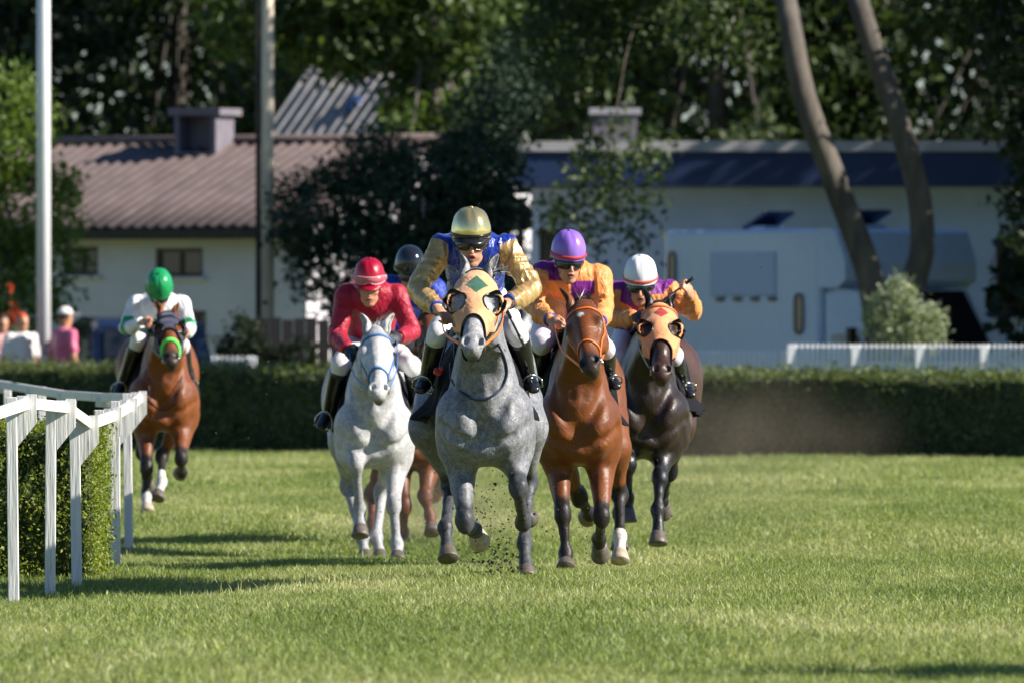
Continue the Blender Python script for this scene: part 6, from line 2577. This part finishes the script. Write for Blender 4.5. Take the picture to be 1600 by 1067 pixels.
# red flowering plant beside the bystanders
fp = empty('flowering_plant', Vector(gp(24, 146)), 'tall plant with orange red flowers behind the person in white', 'plant')
mb = MB()
limb(mb, [V(0, 0, 0), V(.02, 0, .9), V(.02, 0, 1.75)], .02, .012, 6)
limb(mb, [V(0, 0, .6), V(-.06, 0, 1.4), V(-.06, 0, 2.02)], .014, .008, 6)
mb.build('stem', M['twigs'], fp)
rg = np.random.default_rng(21)
pp = np.concatenate([V(.02, 0, 1.68) + rg.normal(size=(90, 3)) * V(.055, .05, .10), V(-.06, 0, 2.02) + rg.normal(size=(24, 3)) * V(.02, .02, .05)])
foliage('flowers', pp, rg.uniform(.02, .045, len(pp)), ((.55, .06, .015), (.75, .14, .03)), rg, M['leaf'], fp)
pp = V(0, 0, 1.0) + rg.normal(size=(120, 3)) * V(.15, .12, .32)
foliage('leaves', pp, rg.uniform(.04, .09, len(pp)), LT, rg, M['leaf'], fp)

bT = gp(668, 172)
tree('leafy_tree', 'tree with sunlit leaves hanging over the right end of the grey ribbed roof', Vector(bT), [V(0, 0, -.2), V(0, 0, 2), V(.1, 0, 4), V(0, 0, 7)], .2, .08,
     [(loc(640, 175, 172, bT), (.35, .6, .55)), (loc(690, 130, 173, bT), (.75, .8, .8)), (loc(600, 60, 172, bT), (.75, .8, .45)), (loc(520, 75, 172, bT), (.75, .8, .35)), (loc(560, -30, 172, bT), (1.2, 1.0, .7)), (loc(700, 20, 172, bT), (1.1, 1.0, .8)),
      (loc(640, 240, 171, bT), (.45, .6, .4)), (loc(400, 20, 172, bT), (.9, .9, .5)), (loc(730, 210, 172, bT), (.6, .7, .6))], 11000, .10, MID, seed=18, clump=.30, per=10)
# the wood behind: separate trees, denser and darker to the back
KIND = ['dark broad leaved tree of the wood behind the houses', 'mid green broad leaved tree of the wood behind the houses']
rg = np.random.default_rng(31)
spots = [(-11.0, 196, 0), (-8.2, 190, 0), (-5.6, 194, 0), (-3.4, 203, 0), (-1.4, 190, 1), (1.0, 187, 1), (3.4, 184, 1), (6.0, 186, 1), (8.6, 185, 0), (11.4, 190, 0), (14.5, 186, 0), (18.5, 190, 0), (23, 187, 0)]
WOODL = ['dark tree of the wood above the far left end of the brown roof', 'dark tree of the wood behind the chimney of the brown roof', 'dark tree of the wood between the chimney and the grey roof',
         'dark tree of the wood behind the grey ribbed roof', 'greener tree of the wood just right of the shorter pole', 'greener tree of the wood above the left end of the navy fascia',
         'greener tree of the wood above the chimney of the flat roof', 'greener tree of the wood left of the leaning trunks', 'dark tree of the wood between and right of the leaning trunks', 'dark tree of the wood at the upper right edge'] + ['dark tree of the wood outside the view to the right'] * 3
for i, (x, y, kd) in enumerate(spots):
    b = V(x, y, gz(y))
    bl = []
    for z0, z1, m_, rr in ((2.2, 4.6, 6, 1.0), (4.2, 7.5, 9, 1.2), (7.5, 12, 7, 1.6)):
        for _ in range(m_):
            bl.append((V(rg.normal(0, 1.25), rg.normal(0, 1.2), rg.uniform(z0, z1)), tuple(rr * rg.uniform(.55, 1.0) for _ in range(3))))
    tree('wood_tree', WOODL[i], Vector(b), [V(0, 0, -.2), V(.1, 0, 2.5), V(-.1, 0, 5), V(0, 0, 9)], .26, .10, bl, 9000, .13, (DK, ((.014, .030, .010), (.078, .115, .032)))[kd], group='trees of the wood behind the houses', seed=40 + i, clump=.42, per=12, bark='bark_dark', fill=.4)
# the far wood that closes the view
pp = np.stack([rg.uniform(-32, 32, 60000), rg.uniform(212, 224, 60000), rg.uniform(0, 15, 60000)], 1)
pp[:, 1] += 1.5 * np.sin(pp[:, 0] * .9) + 1.2 * np.sin(pp[:, 0] * 2.3 + pp[:, 2])
w_o = foliage('far_wood', pp, rg.uniform(.16, .34, len(pp)), DK, rg, M['leaf'], None)
tag(w_o, 'dark wood closing the view behind the trees', 'wood', kind='stuff')
# shade trees outside the frame, right of the hedge
for i, (x, y, hh) in enumerate(((9.6, 143.2, 6.5), (12.6, 143, 7.5), (10.4, 147.2, 7.4), (10.2, 149.6, 7.0), (13.0, 151.5, 8.0), (11.5, 157, 7.5), (10.6, 42.9, 5.2))):
    b = V(x, y, gz(y))
    bl = [(V(rg.normal(0, 1.0), rg.normal(0, 1.0), rg.uniform(.25 if y > 100 else .55, 1.0) * hh), (1.6, 1.6, 1.3) if y > 100 else (.75, .45, .4)) for _ in range(8)]
    tree('shade_tree', 'broad tree at the right of the hedge, outside the view' if y > 100 else 'small tree beside the course near the camera, outside the view', Vector(b), [V(0, 0, -.2), V(.1, 0, hh * .3), V(0, 0, hh * .8)], .25, .10, bl, 10000 if y > 100 else 3500, .15 if y > 100 else .11, DK, group='trees right of the hedge', seed=60 + i, clump=.4)
# ================================================================== small things
# whips
def whip(label, a, b, parent_loc=(0, 0, 0), tip=None):
    root = empty('whip', Vector(a), label, 'whip')
    d = np.asarray(b, float) - np.asarray(a, float)
    mb = MB()
    mb.tube([d * 0, d * .3], .011, 8)
    mb.build('grip', M['black_plastic'], root)
    mb = MB()
    mb.tube([d * .28, d * .8], .0065, 8)
    mb.build('shaft', M['dark_leather'], root)
    mb = MB()
    mb.tube([d * .72, d], [(.020, .008), (.024, .009)], 8, flat=[(0, 1, 0)] * 2)
    mb.build('flap', M['black_plastic'], root)
    return root


gp_ = np.array(grey['pl'].root)
whip('black whip in the hand of the gold sleeved jockey', grey['J'](788, 478, -.44) + gp_, grey['J'](819, 541, -.22) + gp_)
dp_ = np.array(dark['pl'].root)
whip('black whip raised by the jockey in the white cap', dark['J'](1084, 434, -.34) + dp_, dark['J'](1036, 470, -.30) + dp_)
# hanging rein end with its red knot
mb = MB()
pts = spline([grey['J'](702, 516, -.52), grey['J'](694, 545, -.46), grey['J'](688, 566, -.45), grey['J'](686, 576, -.45)], 14)
mb.tube(pts, .004, 6)
re_ = mb.build('rein_end', M['navy_web'], grey['root'])
mb = MB()
c0 = grey['J'](685, 578, -.46)
for k_ in range(7):
    mb.ball(c0 + V(random.uniform(-.016, .016), random.uniform(-.014, .014), random.uniform(-.02, .012)), random.uniform(.012, .018), nu=8, nv=5)
mb.build('knot', M['red_web'], re_)
# turf thrown up by the hooves
rg = np.random.default_rng(77)
vs, fs = [], []


def chunk(c, r):
    n0 = len(vs)
    base = np.array([(1, 1, 1), (1, -1, -1), (-1, 1, -1), (-1, -1, 1)], float) * rg.uniform(.4, 1.2, (4, 3))
    q, _ = np.linalg.qr(rg.normal(size=(3, 3)))
    for p in base @ q * r: vs.append(c + p)
    fs.extend([(n0, n0 + 1, n0 + 2), (n0, n0 + 3, n0 + 1), (n0, n0 + 2, n0 + 3), (n0 + 1, n0 + 3, n0 + 2)])


for n_, (px, py), (sx, sy), Yc, sY, (r0, r1) in ((420, (772, 800), (34, 60), 63.4, .5, (.0016, .007)), (300, (778, 880), (26, 22), 63.4, .6, (.002, .010)), (260, (860, 850), (70, 45), 68, 1.2, (.0016, .006)),
                                                 (70, (1000, 800), (90, 60), 70, 1.5, (.002, .006)), (80, (620, 800), (60, 60), 74, 1.5, (.003, .007)), (60, (420, 640), (120, 60), 80, 4, (.003, .008)), (30, (860, 360), (140, 70), 66, 3, (.002, .005))):
    for _ in range(n_):
        Y = Yc + rg.normal() * sY
        x, y = px + rg.normal() * sx, py + rg.normal() * sy
        s = FPX / Y
        p = V((x - 800) / s, Y, CAMZ - (y - 533.5) / s)
        if p[2] < gz(Y) + .01: continue
        chunk(p, r0 + (r1 - r0) * rg.random() ** 2.2 * (1.8 if rg.random() < .06 else 1))
o = link('flying_turf', mesh_np('flying_turf', np.array(vs), fs, smooth=False), plain("turf_crumbs", (.035, .032, .016), .95, var=.5, scale=30))
tag(o, 'crumbs of turf and soil thrown up around the galloping hooves', 'turf', kind='stuff')

# dust hanging behind the hooves
def dust(label, px, py, Y, r, dens):
    t = NT("dust")
    t.t.nodes.remove(t.b)
    pv_ = t.n("ShaderNodeVolumePrincipled")
    tc = t.n("ShaderNodeTexCoord")
    ln = t.n("ShaderNodeVectorMath", operation='LENGTH')
    t.l(tc.outputs["Object"], ln.inputs[0])
    fall = t.ramp(ln.outputs["Value"], [(.1, (1, 1, 1)), (.98, (0, 0, 0))])
    d = t.math('MULTIPLY', t.math('MULTIPLY', fall, t.ramp(t.noise(2.2, 3), [(.35, (.15,) * 3), (.7, (1,) * 3)])), dens)
    pv_.inputs["Color"].default_value = (.62, .52, .38, 1)
    t.l(d, pv_.inputs["Density"])
    t.l(pv_.outputs[0], [x for x in t.t.nodes if x.type == 'OUTPUT_MATERIAL'][0].inputs["Volume"])
    mb = MB()
    mb.ball((0, 0, 0), 1.0, nu=20, nv=12)
    s = FPX / Y
    o = mb.build('dust', t.m, None, ((px - 800) / s, Y, CAMZ - (py - 533.5) / s))
    o.scale = r
    return tag(o, label, 'dust', kind='stuff')


dust('faint brown dust low between the white horse and the grey', 670, 800, 80, (.8, 4.5, .66), .15)
dust('faint brown dust drifting behind the dark horse', 1130, 700, 82, (1.5, 5.0, .75), .06)
